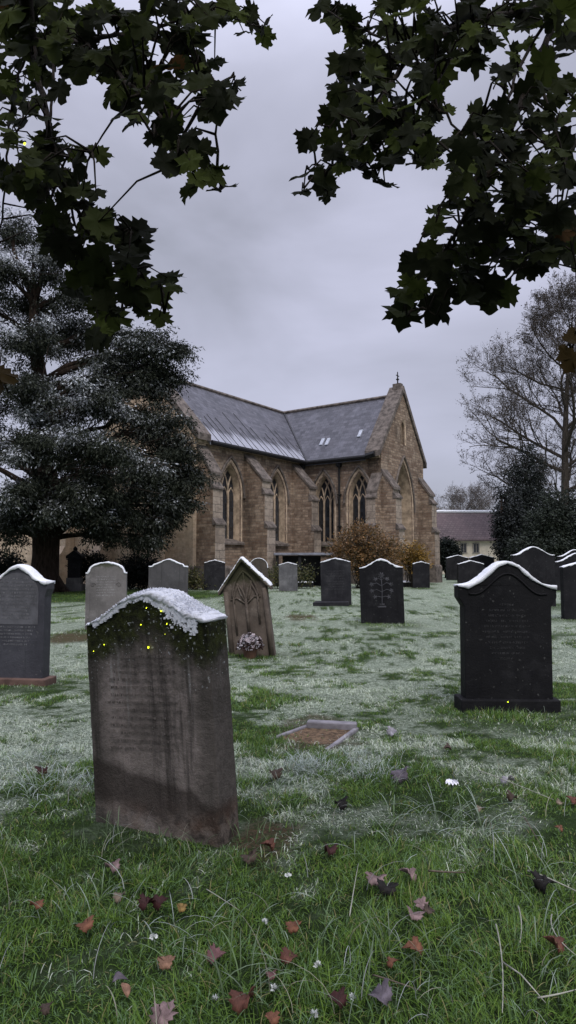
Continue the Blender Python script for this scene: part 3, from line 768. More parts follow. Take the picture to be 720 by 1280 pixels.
def snowcap(P, y0, y1, parent, th, over, mat, drop=.02, grain=.004, name='snow_cap', step=.02, side=None):
    P = samp(P, step); n = len(P); b = MB(); vs = []
    sec = [(y0-over, -drop), (y0-over*1.15, .35), (y0-over*.4, .85), (y0*.6+y1*.4, 1.), (y1*.7+y0*.3, 1.), (y1+over*.4, .8), (y1+over, .2), (y1+over, -drop)]
    m = len(sec); sd_ = rng.random()*50
    for i, (x, z) in enumerate(P):
        a = P[max(0, i-1)]; c = P[min(n-1, i+1)]; dx, dz = c[0]-a[0], c[1]-a[1]; L = math.hypot(dx, dz) or 1
        nx, nz_ = -dz/L, dx/L
        k = th*(.7+.6*noise.noise(Vector((x*6, sd_, 0)))+.55*noise.noise(Vector((x*21, sd_+3, 0))))
        if side: k *= side(x)
        k = max(k, .002); e = min(1, (i+.3)/2, (n-1-i+.3)/2); k *= .35+.65*e
        dr = 1+1.3*noise.noise(Vector((x*14, sd_+5, 0)))
        for j, (y, q) in enumerate(sec):
            off = k*q if q > 0 else -drop*max(.1, dr)*(side(x) if side else 1)
            g = Vector((noise.noise(Vector((x*90, y*90, sd_+j*3.3)))*grain, noise.noise(Vector((x*90+7, y*90, sd_+j*2.1)))*grain, noise.noise(Vector((x*110, y*110+9, sd_+j))*1)*grain))
            vs.append(Vector((x+nx*off, y, z+nz_*off))+g)
    fs = [(i*m+j, i*m+(j+1) % m, (i+1)*m+(j+1) % m, (i+1)*m+j) for i in range(n-1) for j in range(m)]
    fs += [tuple(range(m)), tuple((n-1)*m+j for j in range(m))[::-1]]
    b.add(vs, fs); return b.build(name, mat, parent, True)

def stone(px0, px1, pyb, pyt, kind, mat, label, yaw=0, roll=0, pitch=0, th=.12, head=0, base=None, cap=.018, name='headstone', group='headstones standing in the frosted churchyard', W=None, cat='headstone', wide=1., over=.012):
    """px0, px1: left and right edge at mid height; pyb base row, pyt top row"""
    g = gp((px0+px1)/2, pyb); d = g.y; W = W or (px1-px0)/F*d/math.cos(yaw)
    H = pt((px0+px1)/2, pyt, d).z
    root = empty(name, (g.x, g.y, hz(g.x, g.y)), 0, label, cat, group, rot=(pitch, roll, yaw))
    P = prof(kind, W, H); body = W/2-head
    zs = P[0][1]
    if head:
        hb = zs-.16*W
        poly = [(-body, -.25), (body, -.25), (body, hb-.05), (W/2, hb+.03)]+P[::-1]+[(-W/2, hb+.03), (-body, hb-.05)]
    else: poly = [(-W/2*wide, -.25), (W/2*wide, -.25)]+P[::-1]
    b = MB(); b.prism(poly, lambda u, z, q: Vector((u, q, z)), -th/2, th/2)
    slab = b.build('slab', mat, root, bevel=.008)
    if base:
        bw, bh, bd = base; b = MB(); b.box((0, 0, bh/2-.1), (W+bw, th+bd, bh+.2)); b.build('base', mat, root, bevel=.012)
    if cap: snowcap(P, -th/2, th/2, root, cap*.75, over, M['frost'], step=max(.02, W/40))
    STN.append((g.x, g.y, W*.95))
    return root, W, H, P
def inscribe(root, th, rows, mat, seed, name='inscription'):
    rr_ = random.Random(seed); b = MB()
    for (cx, z, wd, hh) in rows: glyphs(b, cx, z, wd, hh, -th/2-.0008, rr_, seed)
    return b.build(name, mat, root, recalc=False)
mtx = m_plain('worn_lettering', (.17, .17, .18), .8, .3, 20, .2)
mtxd = m_plain('faint_lettering', (.05, .05, .052), .8, .4, 20, .2)
mtxg = m_plain('pale_lettering', (.30, .30, .31), .85, .3, 20, .2)
DK = lambda n, k=1., s=0: m_stone(n, (.017*k, .017*k, .019*k), (.008*k, .008*k, .010*k), (.040*k, .040*k, .043*k), seed=s, rough=.7, spec=.15, lich=.12, streak=.5)

# --- the leaning mossy stone in front
GR, HS = 'headstones standing in the frosted churchyard', 'headstone'
A0 = gp(124, 1038); A1 = gp(280, 1060)
yawf = math.atan2(A1.y-A0.y, A1.x-A0.x)-R(4.5); Wf = (A1-A0).length+.035; thf = .19
ctr = (A0+A1)/2+Vector((-.018, 0, 0))+Vector((-math.sin(yawf), math.cos(yawf), 0))*thf/2
front = empty('headstone', (ctr.x, ctr.y, hz(ctr.x, ctr.y)-.02), 0, 'large mossy leaning headstone with thick frost on its top, nearest of all', HS, GR, rot=(R(1.5), R(-3.8), yawf))
Hf = pt(197, 742, 3.2).z+.0; print('front', Wf, yawf, Hf, ctr)
Pf = prof('front', Wf, Hf)
b = MB(); b.prism([(-Wf/2, -.25), (Wf/2, -.25)]+Pf[::-1], lambda u, z, q: Vector((u, q, z)), -thf/2, thf/2)
def m_front():
    t = NT('mossy_old_stone', .9, .12); o = t.obj(); x = t.xyz(o)
    big = t.noise(o, 2.6, 7, .68); fine = t.noise(o, 26, 6, .7)
    c = t.mix(t.ramp(big, .3, .7), (.15, .13, .116), (.31, .265, .24))
    c = t.mix(t.ramp(fine, .4, .72, 0, .5), c, (.05, .044, .038))
    st = t.noise(t.mapv(o, (13, 13, .75)), 1.0, 6, .6)                       # rain streaks
    c = t.mix(t.ramp(st, .5, .68, 0, .75), c, (.026, .024, .021))
    st2 = t.noise(t.mapv(o, (16, 16, .8), (5, 2, 0)), 1.0, 6, .65)
    hi = t.ramp(x[2], .45, .75)
    c = t.mix(t.math('MULTIPLY', t.ramp(st2, .56, .70, 0, .8), hi), c, (.36, .35, .33))
    # dark weathered zone under the head and down both edges
    k = t.math('ADD', x[2], t.math('MULTIPLY', t.noise(t.mapv(o, (5, 5, 1.2)), 1.6, 5, .65), .5))
    c = t.mix(t.ramp(k, .88, 1.26, 0, .85), c, (.028, .026, .021))
    ed = t.math('ADD', t.math('ABSOLUTE', x[0]), t.math('MULTIPLY', t.noise(o, 7, 4), .12))
    c = t.mix(t.ramp(ed, .27, .36, 0, .6), c, (.028, .027, .022))
    # damp dark band with a crisp tide line near the foot
    tl = t.math('ADD', t.math('ADD', x[2], t.math('MULTIPLY', x[0], .30)), t.math('MULTIPLY', t.noise(o, 6, 5, .6), .16))
    band = t.math('MULTIPLY', t.ramp(tl, .385, .325), t.ramp(tl, .12, .2))
    c = t.mix(t.math('MULTIPLY', band, .75), c, (.030, .024, .020))
    ft_ = t.ramp(x[2], .2, .06)
    c = t.mix(t.math('MULTIPLY', ft_, t.ramp(t.noise(o, 9, 5, .7), .48, .62, 0, .65)), c, (.20, .165, .14))
    c = t.mix(t.math('MULTIPLY', ft_, t.ramp(t.noise(t.mapv(o, loc=(3, 3, 3)), 4, 3), .45, .65, 0, .5)), c, (.12, .06, .035))
    # moss over the head
    mz = t.math('ADD', t.math('ADD', x[2], t.ramp(t.math('ABSOLUTE', x[0]), .03, .25, 0, .13)), t.math('MULTIPLY', t.noise(t.mapv(o, loc=(2, 0, 5)), 7, 6, .7), .36))
    ms = t.mix(t.ramp(t.noise(o, 22, 5, .7), .35, .65), (.010, .011, .005), (.040, .048, .012))
    c = t.mix(t.ramp(mz, 1.09, 1.20, 0, .95), c, ms)
    sp_ = t.noise(t.mapv(o, loc=(9, 1, 2)), 55, 3, .6)
    c = t.mix(t.math('MULTIPLY', t.ramp(sp_, .63, .69, 0, .8), t.ramp(mz, .98, 1.1)), c, (.42, .44, .44))
    sp2 = t.noise(t.mapv(o, loc=(4, 6, 2)), 30, 3, .6)
    c = t.mix(t.ramp(sp2, .70, .76, 0, .4), c, (.34, .33, .31))
    t.color(c)
    h = t.math('ADD', t.math('ADD', t.noise(o, 14, 8, .75), t.math('MULTIPLY', t.noise(o, 90, 4, .7), .5)), t.math('MULTIPLY', t.ramp(mz, 1.08, 1.2), t.noise(o, 45, 4, .8)))
    t.bump(h, .75, .02); return t.mat
so_ = b.build('slab', m_front(), front)
bv = so_.modifiers.new('b', 'BEVEL'); bv.width = .012; bv.segments = 2; bv.limit_method = 'ANGLE'
rm = so_.modifiers.new('r', 'REMESH'); rm.mode = 'VOXEL'; rm.voxel_size = .009; rm.use_smooth_shade = True
tx = bpy.data.textures.new('lump', 'CLOUDS'); tx.noise_scale = .09; tx.noise_depth = 4
dm = so_.modifiers.new('d', 'DISPLACE'); dm.texture = tx; dm.strength = .006; dm.mid_level = .5
snowcap([(x, z+.002) for x, z in Pf], -thf/2, thf/2, front, .026, .014, M['frost'], drop=.014, grain=.012, step=.008,
        side=lambda x: .32+.68*float(sst(-.16, .2, x)))
rr_ = random.Random(3)
b = MB()                                             # frost spilling down over the right shoulder
for i in range(1500):
    x = rr_.uniform(-.29, .29); zt_ = float(np.interp(x, [q[0] for q in Pf], [q[1] for q in Pf]))
    wgt = .25+.75*float(sst(.0, .16, x)); dz = abs(rr_.gauss(0, .035))*wgt
    s_ = rr_.uniform(.002, .0055); b.box((x, -thf/2-.006, zt_-dz-.004), (s_*2, s_*2, s_*2), Matrix.Identity(4))
for i in range(5200):
    x = rr_.uniform(-.30, .30); y = rr_.uniform(-thf/2-.014, thf/2+.014); zt_ = float(np.interp(x, [q[0] for q in Pf], [q[1] for q in Pf]))
    kk_ = .32+.68*float(sst(-.16, .2, x)); s_ = rr_.uniform(.0015, .0042); zz = zt_+.026*kk_*(.95 if abs(y) < .06 else .55)+rr_.uniform(-.004, .007)
    a = Vector((x, y, zz)); d1 = Vector((rr_.gauss(0, 1), rr_.gauss(0, 1), rr_.gauss(0, 1))).normalized()*s_*1.6; d2 = Vector((rr_.gauss(0, 1), rr_.gauss(0, 1), rr_.gauss(0, 1))).normalized()*s_
    b.add([a-d1, a+d2, a+d1+Vector((0, 0, s_)), a-d2], [(0, 1, 2, 3)])
b.build('frost_crust', M['frost'], front, recalc=False)
rows = [(-.02+rr_.uniform(-.02, .02), .84-.036*i, .42*rr_.uniform(.75, 1), .013) for i in range(13)]
inscribe(front, thf, [(a, z, w_, h_) for a, z, w_, h_ in rows], m_plain('eroded_lettering', (.12, .105, .095), .9, .5, 14, .3), 5).location.y = -.006
STN.append((ctr.x, ctr.y, .42))

# --- gothic gabled stone
mg = m_stone('brown_sandstone', (.13, .104, .084), (.06, .048, .039), (.22, .185, .155), (.03, .032, .014), 1.12, 3, .9, .35, .35)
g = gp(316, 818); rg = empty('headstone', (g.x, g.y, hz(g.x, g.y)), 0, 'brown gabled gothic headstone with carved tracery, leaning left behind the mossy stone', HS, GR, rot=(0, R(-6.5), R(-4)))
kW = .60; Hs = 1.0; Ha = pt(300, 694, g.y).z-.02; STN.append((g.x, g.y, .5)); thg = .2
b = MB(); b.prism([(-kW/2-.02, -.25), (kW/2+.02, -.25), (kW/2, Hs), (0, Ha-.06), (-kW/2, Hs)], lambda u, z, q: Vector((u, q, z)), -thg/2, thg/2); b.build('slab', mg, rg, bevel=.01)
b = MB(); ov = .07; k_ = (Ha-Hs)/(kW/2)
b.prism([(-kW/2-ov, Hs-ov*k_-.06), (0, Ha-.06), (kW/2+ov, Hs-ov*k_-.06), (kW/2+ov, Hs-ov*k_+.0), (0, Ha), (-kW/2-ov, Hs-ov*k_+.0)], lambda u, z, q: Vector((u, q, z)), -thg/2-.06, thg/2+.03); b.build('coping', mg, rg, bevel=.012)
snowcap([(-kW/2-ov, Hs-ov*k_+.0), (0, Ha), (kW/2+ov, Hs-ov*k_)], -thg/2-.05, thg/2+.02, rg, .015, .008, M['frost'], drop=.012, grain=.008, step=.015, side=lambda x: .5+.8*float(sst(-.1, .1, x)))
b = MB(); fy = -thg/2-.006
q3 = lambda P, r_: b.tube([(x, fy, z) for x, z in P], r_, 6)
q3([(.0, .28), (.0, .78)], .022); q3([(-.17, .3), (-.17, .82)], .016); q3([(.16, .42), (.17, .84)], .016)
q3(arch(-.085, .17, .7, .72, .98, 6, False), .016); q3(arch(.085, .17, .7, .72, .98, 6, False), .016)
q3(arch(0, .36, .8, .80, 1.16, 8, False), .018); q3([(-.21, .78), (-.12, .80), (0, .70), (.12, .80), (.21, .79)], .015)
q3([(0, .7), (-.07, .86), (-.1, 1.0)], .013); q3([(0, .7), (.07, .86), (.1, 1.02)], .013); q3([(0, .72), (0, 1.14)], .012)
b.build('tracery_carving', mg, rg, True)
b = MB()
for s in (-1, 1): b.tube([(s*(kW/2-.03), -thg/2+.0, -.1), (s*(kW/2-.03), -thg/2+.0, Hs-.1)], .035, 8)
b.build('colonnette', mg, rg, True)

# --- black headed stone on the right
mk = DK('black_slate', .6, 2)
rb, W, H, P = stone(573, 693, 884, 698, 'ogee', mk, 'large black headstone with snowy shouldered top and faint lettering, right foreground', 0, R(.4), 0, .17, .05, (.0, .12, .1), .021, over=.014)
inscribe(rb, .17, [(-.005, .93-.047*i, .42*(1-.35*abs(i-4.5)/5)*(0.5 if i == 0 or i == 10 else 1), .017) for i in range(11)], mtxd, 8)
b = MB(); b.tube([(x*.80, -.088, z-.075-.03*(1-abs(x)/(W/2))) for x, z in P], .010, 5); b.build('head_moulding', mk, rb, True)
# --- blue-grey stone on the far left
ml = m_stone('blue_grey_slate', (.05, .05, .06), (.03, .03, .038), (.075, .075, .088), None, 9, 5, .55, .15, .35, .35)
rl, W, H, P = stone(-17, 62, 856, 709, 'ogee', ml, 'blue-grey headstone with arched lettered panel, cut by the left edge', R(-8), 0, 0, .15, .03, None, .024, over=.016)
b = MB(); b.box((0, -.01, -.03), (W+.06, .26, .2)); b.build('base', m_plain('reddish_plinth', (.10, .062, .05), .85, .4, 6, .4), rl, bevel=.01)
pw = W*.36
b = MB(); b.prism([(-pw, .62), (pw, .62), (pw, .95)]+[(pw*math.cos(a*math.pi/10), .95+pw*.85*math.sin(a*math.pi/10)) for a in range(1, 10)]+[(-pw, .95)], lambda u, z, q: Vector((u, q, z)), -.079, -.0735)
b.build('panel', m_plain('grey_panel', (.085, .085, .095), .7, .25, 9, .2), rl)
inscribe(rl, .162, [(0, 1.085-.037*i, pw*1.85*(.62 if i == 0 else .85 if i == 1 else 1 if i < 8 else .7), .020) for i in range(12)], mtx, 9)
inscribe(rl, .151, [(0, .585-.036*i, pw*1.8*(1-.08*i), .018) for i in range(6)], mtx, 10)

G1 = m_stone('grey_limestone', (.17, .16, .155), (.10, .095, .092), (.26, .25, .245), (.06, .065, .04), 1.3, 1, .85, .4, .5)
G2 = m_stone('dull_grey_stone', (.085, .083, .085), (.055, .054, .056), (.12, .12, .12), None, 9, 4, .85, .3, .5)
r1, W, H, P = stone(108, 157, 787, 702, 'arch', G1, 'pale grey round-topped headstone with scrolls behind the mossy stone', R(6), R(-.5), 0, .12, 0, None, .022)
inscribe(r1, .12, [(.0, 1.0-.05*i, .36, .022) for i in range(8)], mtxg, 12)
b = MB(); b.tube([(-.24+.05*math.cos(a*.6)*(1-a/16), -.062, .86+.05*math.sin(a*.6)*(1-a/16)) for a in range(14)], .009, 5); b.build('scroll_carving', G1, r1, True); b = MB(); b.tube([(.24-.05*math.cos(a*.6)*(1-a/16), -.062, .86+.05*math.sin(a*.6)*(1-a/16)) for a in range(14)], .009, 5); b.build('scroll_carving', G1, r1, True)
stone(186, 234, 770, 698, 'scroll', G2, 'plain dull grey headstone with stepped hump top under the evergreen', R(4), 0, 0, .14, 0, None, .02)
stone(255, 281, 738, 700, 'gable', DK('slate_a', 1.5, 6), 'dark grey headstone just left of the gothic gabled one', R(5), 0, 0, .12, 0, None, .03)
stone(310, 334, 740, 697, 'round', m_stone('brown_stone', (.09, .075, .06), (.05, .042, .034), seed=8), 'rounded brown headstone peeping out right behind the gothic one', 0, R(2), 0, .12, 0, None, .012)
stone(349, 372, 739, 703, 'gable', m_stone('pale_worn_stone', (.17, .17, .175), (.09, .09, .095), (.27, .27, .28), seed=9), 'small pale worn headstone before the open shed', R(-3), R(-1), 0, .14, 0, None, .022)
g2 = DK('slate_b', 1.7, 7)
r2, W, H, P = stone(402, 439, 757, 699, 'gable', g2, 'slate grey headstone with low peaked top standing on a slab', R(-8), R(-1), 0, .15, 0, None, .018)
inscribe(r2, .15, [(0, .95-.075*i, .52, .03) for i in range(8)], mtxd, 15)
b = MB(); b.box((-.12, -.22, .03), (1.0, .75, .14)); b.build('base', g2, r2, bevel=.015)
mkk = DK('slate_c', .8, 8)
r3, W, H, P = stone(452, 505, 780, 699, 'ogee2', mkk, 'black headstone carved with a flower spray in mid lawn', R(-7), R(-1.5), 0, .17, 0, None, .02)
b = MB(); y = -.087
b.tube([(0, y, .42), (.01, y, .7), (0, y, 1.0)], .008, 5)
for s in (-1, 1):
    for (z, l_, u_) in ((.55, .14, .05), (.66, .2, .12), (.78, .2, .16), (.9, .12, .1)):
        b.tube([(0, y, z), (s*l_*.5, y, z+u_*.4), (s*l_, y, z+u_*.2)], .006, 5)
        for a in range(5):
            t_ = a*1.256+z; b.box((0, 0, 0), (.034, .006, .018), Matrix.Translation((s*l_+.026*math.cos(t_), y, z+u_*.2+.026*math.sin(t_))) @ Matrix.Rotation(-t_, 4, 'Y'))
for a in range(7):
    t_ = a*.9; b.box((0, 0, 0), (.05, .006, .02), Matrix.Translation((.04*math.cos(t_), y, 1.0+.04*math.sin(t_))) @ Matrix.Rotation(-t_, 4, 'Y'))
b.box((0, y, .36), (.16, .005, .03)); b.box((0, y, .41), (.1, .005, .02)); b.build('flower_carving', m_plain('carved_grey', (.062, .062, .07), .8, .5, 12, .3), r3, recalc=False)
stone(516, 537, 735, 702, 'gable', DK('slate_d', 1.3, 9), 'small dark headstone with peaked top below the golden shrub', 0, 0, 0, .13, 0, None, .025)
stone(499, 509, 730, 700, 'gable', DK('slate_e', 1.2, 10), 'narrow dark headstone half hidden behind the flower carved black one', 0, 0, 0, .14, 0, None, .02)
stone(536, 550, 723, 707, 'gable', DK('slate_f', 1.9, 11), 'squat grey headstone at the church corner right of the golden shrub', 0, 0, 0, .3, 0, None, .02)
stone(558, 586, 725, 694, 'gable', DK('slate_g', 1.2, 12), 'leftmost of the wide dark headstones left of the large black one', R(5), 0, 0, .2, 0, None, .04)
stone(572, 605, 729, 701, 'gable', DK('slate_h', 1.1, 13), 'lowest wide dark headstone just above the left shoulder of the large black one', R(5), 0, 0, .2, 0, None, .05)
stone(587, 618, 724, 693, 'gable', DK('slate_i', 1.1, 14), 'wide dark headstone seen against the cottage wall over the large black one', R(4), 0, 0, .2, 0, None, .04)
stone(641, 694, 758, 684, 'ogee2', DK('slate_j', 1.0, 15), 'tall dark headstone with white edged top rising behind the large black one', R(2), 0, 0, .16, 0, None, .022)
stone(698, 742, 733, 687, 'ogee2', DK('slate_k', 1.1, 16), 'hindmost dark headstone of the three cut by the right edge', 0, 0, 0, .16, 0, None, .03)
stone(694, 752, 738, 691, 'ogee2', DK('slate_l', 1.0, 17), 'middle dark headstone of the three cut by the right edge', 0, 0, 0, .16, 0, None, .03)
stone(703, 756, 773, 700, 'gable', DK('slate_m', .9, 18), 'nearest dark headstone of the three cut by the right edge', R(3), 0, 0, .16, 0, None, .025)

# dark urn monument under the tree
g = gp(93, 739); mo = empty('monument', (g.x, g.y, 0), R(5), 'dark pedestal monument with gabled cap beside the evergreen trunk', 'monument'); md = DK('black_monument', .7, 20)
b = MB(); b.box((0, 0, .12), (.72, .72, .36)); b.box((0, 0, .42), (.58, .58, .3)); b.build('base', m_stone('grey_plinth', (.13, .125, .12), (.08, .078, .075), seed=2), mo, bevel=.01)
b = MB(); b.box((0, 0, .98), (.5, .5, .86)); b.build('shaft', md, mo, bevel=.01)
b = MB(); b.prism([(-.32, 1.38), (.32, 1.38), (.32, 1.5), (.15, 1.62), (.0, 1.74), (-.15, 1.62), (-.32, 1.5)], lambda u, z, q: Vector((u, q, z)), -.3, .3); b.build('cap', md, mo, bevel=.01)
b = MB(); b.tube([(0, 0, 1.7), (0, 0, 1.78), (0, 0, 1.84), (0, 0, 1.9)], [.05, .1, .08, .02], 8); b.build('urn', md, mo, True)
# thin pale cross post far right
g = gp(638, 724); cx_ = empty('memorial_cross', (g.x, g.y, 0), 0, 'slender pale stone memorial post before the dark evergreens', 'memorial'); mp_ = m_plain('pale_stone', (.20, .185, .16), .9, .3, 5, .3)
Hc = pt(638, 668, g.y).z
b = MB(); b.tube([(0, 0, 0), (0, 0, Hc*.72)], [.16, .12], 8); b.build('shaft', mp_, cx_)
b = MB(); b.tube([(0, 0, Hc*.72), (0, 0, Hc*.76), (0, 0, Hc*.88), (0, 0, Hc*.95), (0, 0, Hc)], [.24, .26, .17, .2, .04], 8); b.build('head', mp_, cx_)
# frosted ledger slabs by the church
for (px, wpx, lab) in ((376, 28, 'low ledger slab with frosted top right of the small pale headstone'), (512, 26, 'low ledger slab with frosted top behind the black flower headstone')):
    g = gp(px, 733); root = empty('ledger_slab', (g.x, g.y, 0), R(3), lab, 'grave slab', 'low ledger slabs near the church'); w_ = wpx/F*g.y
    b = MB(); b.box((0, 0, .08), (w_, 1.8, .28)); b.build('slab', DK('ledger', 1., 3), root, bevel=.02)
    b = MB(); b.box((0, 0, .235), (w_*.98, 1.76, .03)); b.build('frost_layer', M['frost'], root, bevel=.012)

# sunken kerb frame in the lawn
k0, k1, k2, k3 = gp(330, 928), gp(384, 908), gp(446, 911), gp(398, 946)
kc = (k0+k1+k2+k3)/4; kerb = empty('grave_kerb', (kc.x, kc.y, hz(kc.x, kc.y)), 0, 'sunken rectangular stone kerb around a bare earth grave plot in the lawn', 'grave kerb')
mkb = m_plain('kerb_stone', (.20, .19, .205), .7, .3, 7, .4)
for a, b2, wd, nm in ((k1, k2, .085, 'rear_kerb'), (k0, k1, .035, 'side_kerb'), (k2, k3, .035, 'side_kerb')):
    b = MB(); d = (b2-a); L = d.length; mid = (a+b2)/2-kc; ang = math.atan2(d.y, d.x)
    b.box((0, 0, 0), (L, wd, .12), Matrix.Translation(mid+Vector((0, 0, -.036 if nm == 'side_kerb' else -.004))) @ Matrix.Rotation(ang, 4, 'Z')); b.build(nm, mkb, kerb, bevel=.01)
b = MB(); q_ = [k0-kc, k1-kc, k2-kc, k3-kc]; b.prism([(v.x, v.y) for v in q_], lambda u, v, z: Vector((u, v, z)), -.1, .008); b.build('earth', m_plain('leafy_earth', (.13, .085, .05), .95, .6, 30, 1.), kerb)

# frosted flower pot by the gothic stone
g = gp(313, 822); pot = empty('flower_pot', (g.x, g.y-.05, hz(g.x, g.y)), 0, 'frosted dead chrysanthemum in a small pot before the gothic headstone', 'potted plant')
b = MB(); b.tube([(0, 0, 0), (0, 0, .1), (0, 0, .13)], [.075, .095, .105], 12); b.build('pot', m_plain('clay_pot', (.12, .065, .045), .85, .3, 9, .3), pot)
n = 1500; d = rdir(n); d[:, 2] = np.abs(d[:, 2])*1.05-.25
P_ = d*np.array([.165, .165, .16])*(.75+.3*npr.random((n, 1)))+np.array([0, 0, .17])
fr = ((npr.random(n) < .25+.5*np.clip(d[:, 2], 0, 1)) & (npr.random(n) < .8))[:, None]
v, f = leafquads(P_, d*.6+rdir(n)*.6, d+rdir(n)*.5, .03*np.ones(n), .011*np.ones(n))
npmesh('flower_head', v, [f], M['leaf'], pot, np.repeat(np.where(fr, np.array((.5, .48, .52)), np.array((.035, .018, .016))*(.5+npr.random((n, 1)))), 4, 0))
nf = 46; b = MB()
for i in range(nf):
    dd = Vector(tuple(rdir(1)[0])); dd.z = abs(dd.z); c = dd*.17+Vector((0, 0, .17))
    for a in range(6):
        t_ = a*1.05; s1 = dd.orthogonal().normalized(); s2 = dd.cross(s1); e = (s1*math.cos(t_)+s2*math.sin(t_))
        b.add([c, c+e*.018+s2*.006, c+e*.028+dd*.006, c+e*.018-s2*.006], [(0, 1, 2, 3)])
b.build('blossom', m_plain('frosted_petal', (.42, .36, .38), .8, .4, 40, .1), pot, recalc=False)

# ------------------------------------------------------------------ ground sheet and grass
def geo(a0, a1, fine, grow):
    L = [0.]; s = fine
    while L[-1] < a1:
        L.append(L[-1]+s)
        if L[-1] > a0: s *= grow
    return np.array(L)
gx = geo(3.2, 420, .06, 1.10); gx = np.concatenate([-gx[::-1], gx[1:]])
gy = np.concatenate([-geo(1.5, 60, .12, 1.2)[::-1], geo(7, 420, .06, 1.07)[1:]])
XX, YY = np.meshgrid(gx, gy); ZZ = hgt(XX, YY)
nx, ny = len(gx), len(gy); idx = np.arange(nx*ny).reshape(ny, nx)
fc = np.stack([idx[:-1, :-1], idx[:-1, 1:], idx[1:, 1:], idx[1:, :-1]], -1).reshape(-1, 4)
xf, yf = XX.ravel(), YY.ravel(); fm = frostmask(xf, yf)[:, None]; sm = soilmask(xf, yf)[:, None]
gc = np.array((.030, .058, .013))*(.6+.8*fbm(xf*3, yf*3, 6))[:, None]
gc = gc*(1-fm)+np.array((.46, .53, .42))*fm
gc = gc*(1-sm)+np.array((.13, .085, .055))*sm
def m_ground():
    t = NT('lawn_soil', .95, .1); o = t.obj(); a = t.n('ShaderNodeAttribute', attribute_name='Col')
    f1 = t.noise(o, 42, 5, .75); f2 = t.noise(t.mapv(o, loc=(3, 5, 0)), 9, 6, .75)
    c = t.mix(t.ramp(f1, .40, .62, 0, .85), a.outputs['Color'], (.035, .055, .022))
    c = t.mix(t.ramp(f2, .48, .66, 0, .7), c, (.05, .085, .028))
    t.color(c); t.bump(t.math('ADD', f1, f2), 1., .05); return t.mat
grd = npmesh('ground', np.stack([xf, yf, ZZ.ravel()], 1), [fc], m_ground(), None, gc, True); tag(grd, 'frosted churchyard lawn', 'ground', None, 'structure')

def blades(x, y, ln, wd, lean, col, segs, yaw=None, tipc=None, z0=None):
    n = len(x); yaw = npr.uniform(0, 2*math.pi, n) if yaw is None else yaw
    z = hgt(x, y) if z0 is None else z0
    dx, dy = np.cos(yaw), np.sin(yaw); face = yaw+math.pi/2+npr.normal(size=n)*.6; sx, sy = np.cos(face), np.sin(face)
    V = []; m = segs*2+1
    for k in range(segs+1):
        t_ = k/segs
        h_ = ln*(t_*np.cos(lean*t_*.8)); o_ = ln*t_*np.sin(lean*t_)
        px_, py_, pz_ = x+dx*o_, y+dy*o_, z+h_-.01
        if k == segs: V.append(np.stack([px_, py_, pz_], 1))
        else:
            ww = wd*(1-.55*t_)/2
            V.append(np.stack([px_-sx*ww, py_-sy*ww, pz_], 1)); V.append(np.stack([px_+sx*ww, py_+sy*ww, pz_], 1))
    V = np.stack(V, 1).reshape(-1, 3); b0 = np.arange(n)[:, None]*m
    fs = [b0+np.array([[2*k, 2*k+1, 2*k+3, 2*k+2]]) for k in range(segs-1)]
    quads = np.concatenate(fs) if fs else None
    tris = b0+np.array([[2*segs-2, 2*segs-1, 2*segs]])
    C = np.repeat(col, m, 0).reshape(n, m, 3)
    if tipc is not None:
        tt = np.array([0, 0]+sum(([k/segs]*2 for k in range(1, segs)), [])+[1])[None, :, None]
        C = C*(1-tt)+tipc[:, None, :]*tt
    return V, quads, tris, C.reshape(-1, 3)
GV, GQ, GT, GC_ = [], [], [], []; off = 0
def push(r):
    global off
    V, q, t_, C = r; GV.append(V); GC_.append(C)
    if q is not None: GQ.append(q+off)
    GT.append(t_+off); off += len(V)
def gcol(x, y, n):
    f = frostmask(x, y); r_ = npr.random(n)
    a = np.array((.038, .095, .018)); b_ = np.array((.19, .31, .045)); bl = np.array((.15, .25, .11)); dk = np.array((.025, .045, .013)); yl = np.array((.28, .26, .11))
    k = (npr.random(n)*.6+.4*fbm(x*2.5, y*2.5, 9))[:, None]
    c = a*(1-k)+b_*k
    c = np.where((r_ < .05)[:, None], yl, c); c = np.where(((r_ > .80) & (y > 1.0))[:, None], bl, c); c = np.where(((r_ > .05) & (r_ < .17))[:, None], dk, c)
    fr = np.clip(np.where(npr.random(n) < f*.92, .6+.45*npr.random(n), .14*f), 0, 1)[:, None]
    FR = np.array((.88, .93, .82))*(.68+.5*npr.random((n, 1)))
    return c*(1-fr*.55)+FR*fr*.55, c*(1-fr)+FR*fr, f
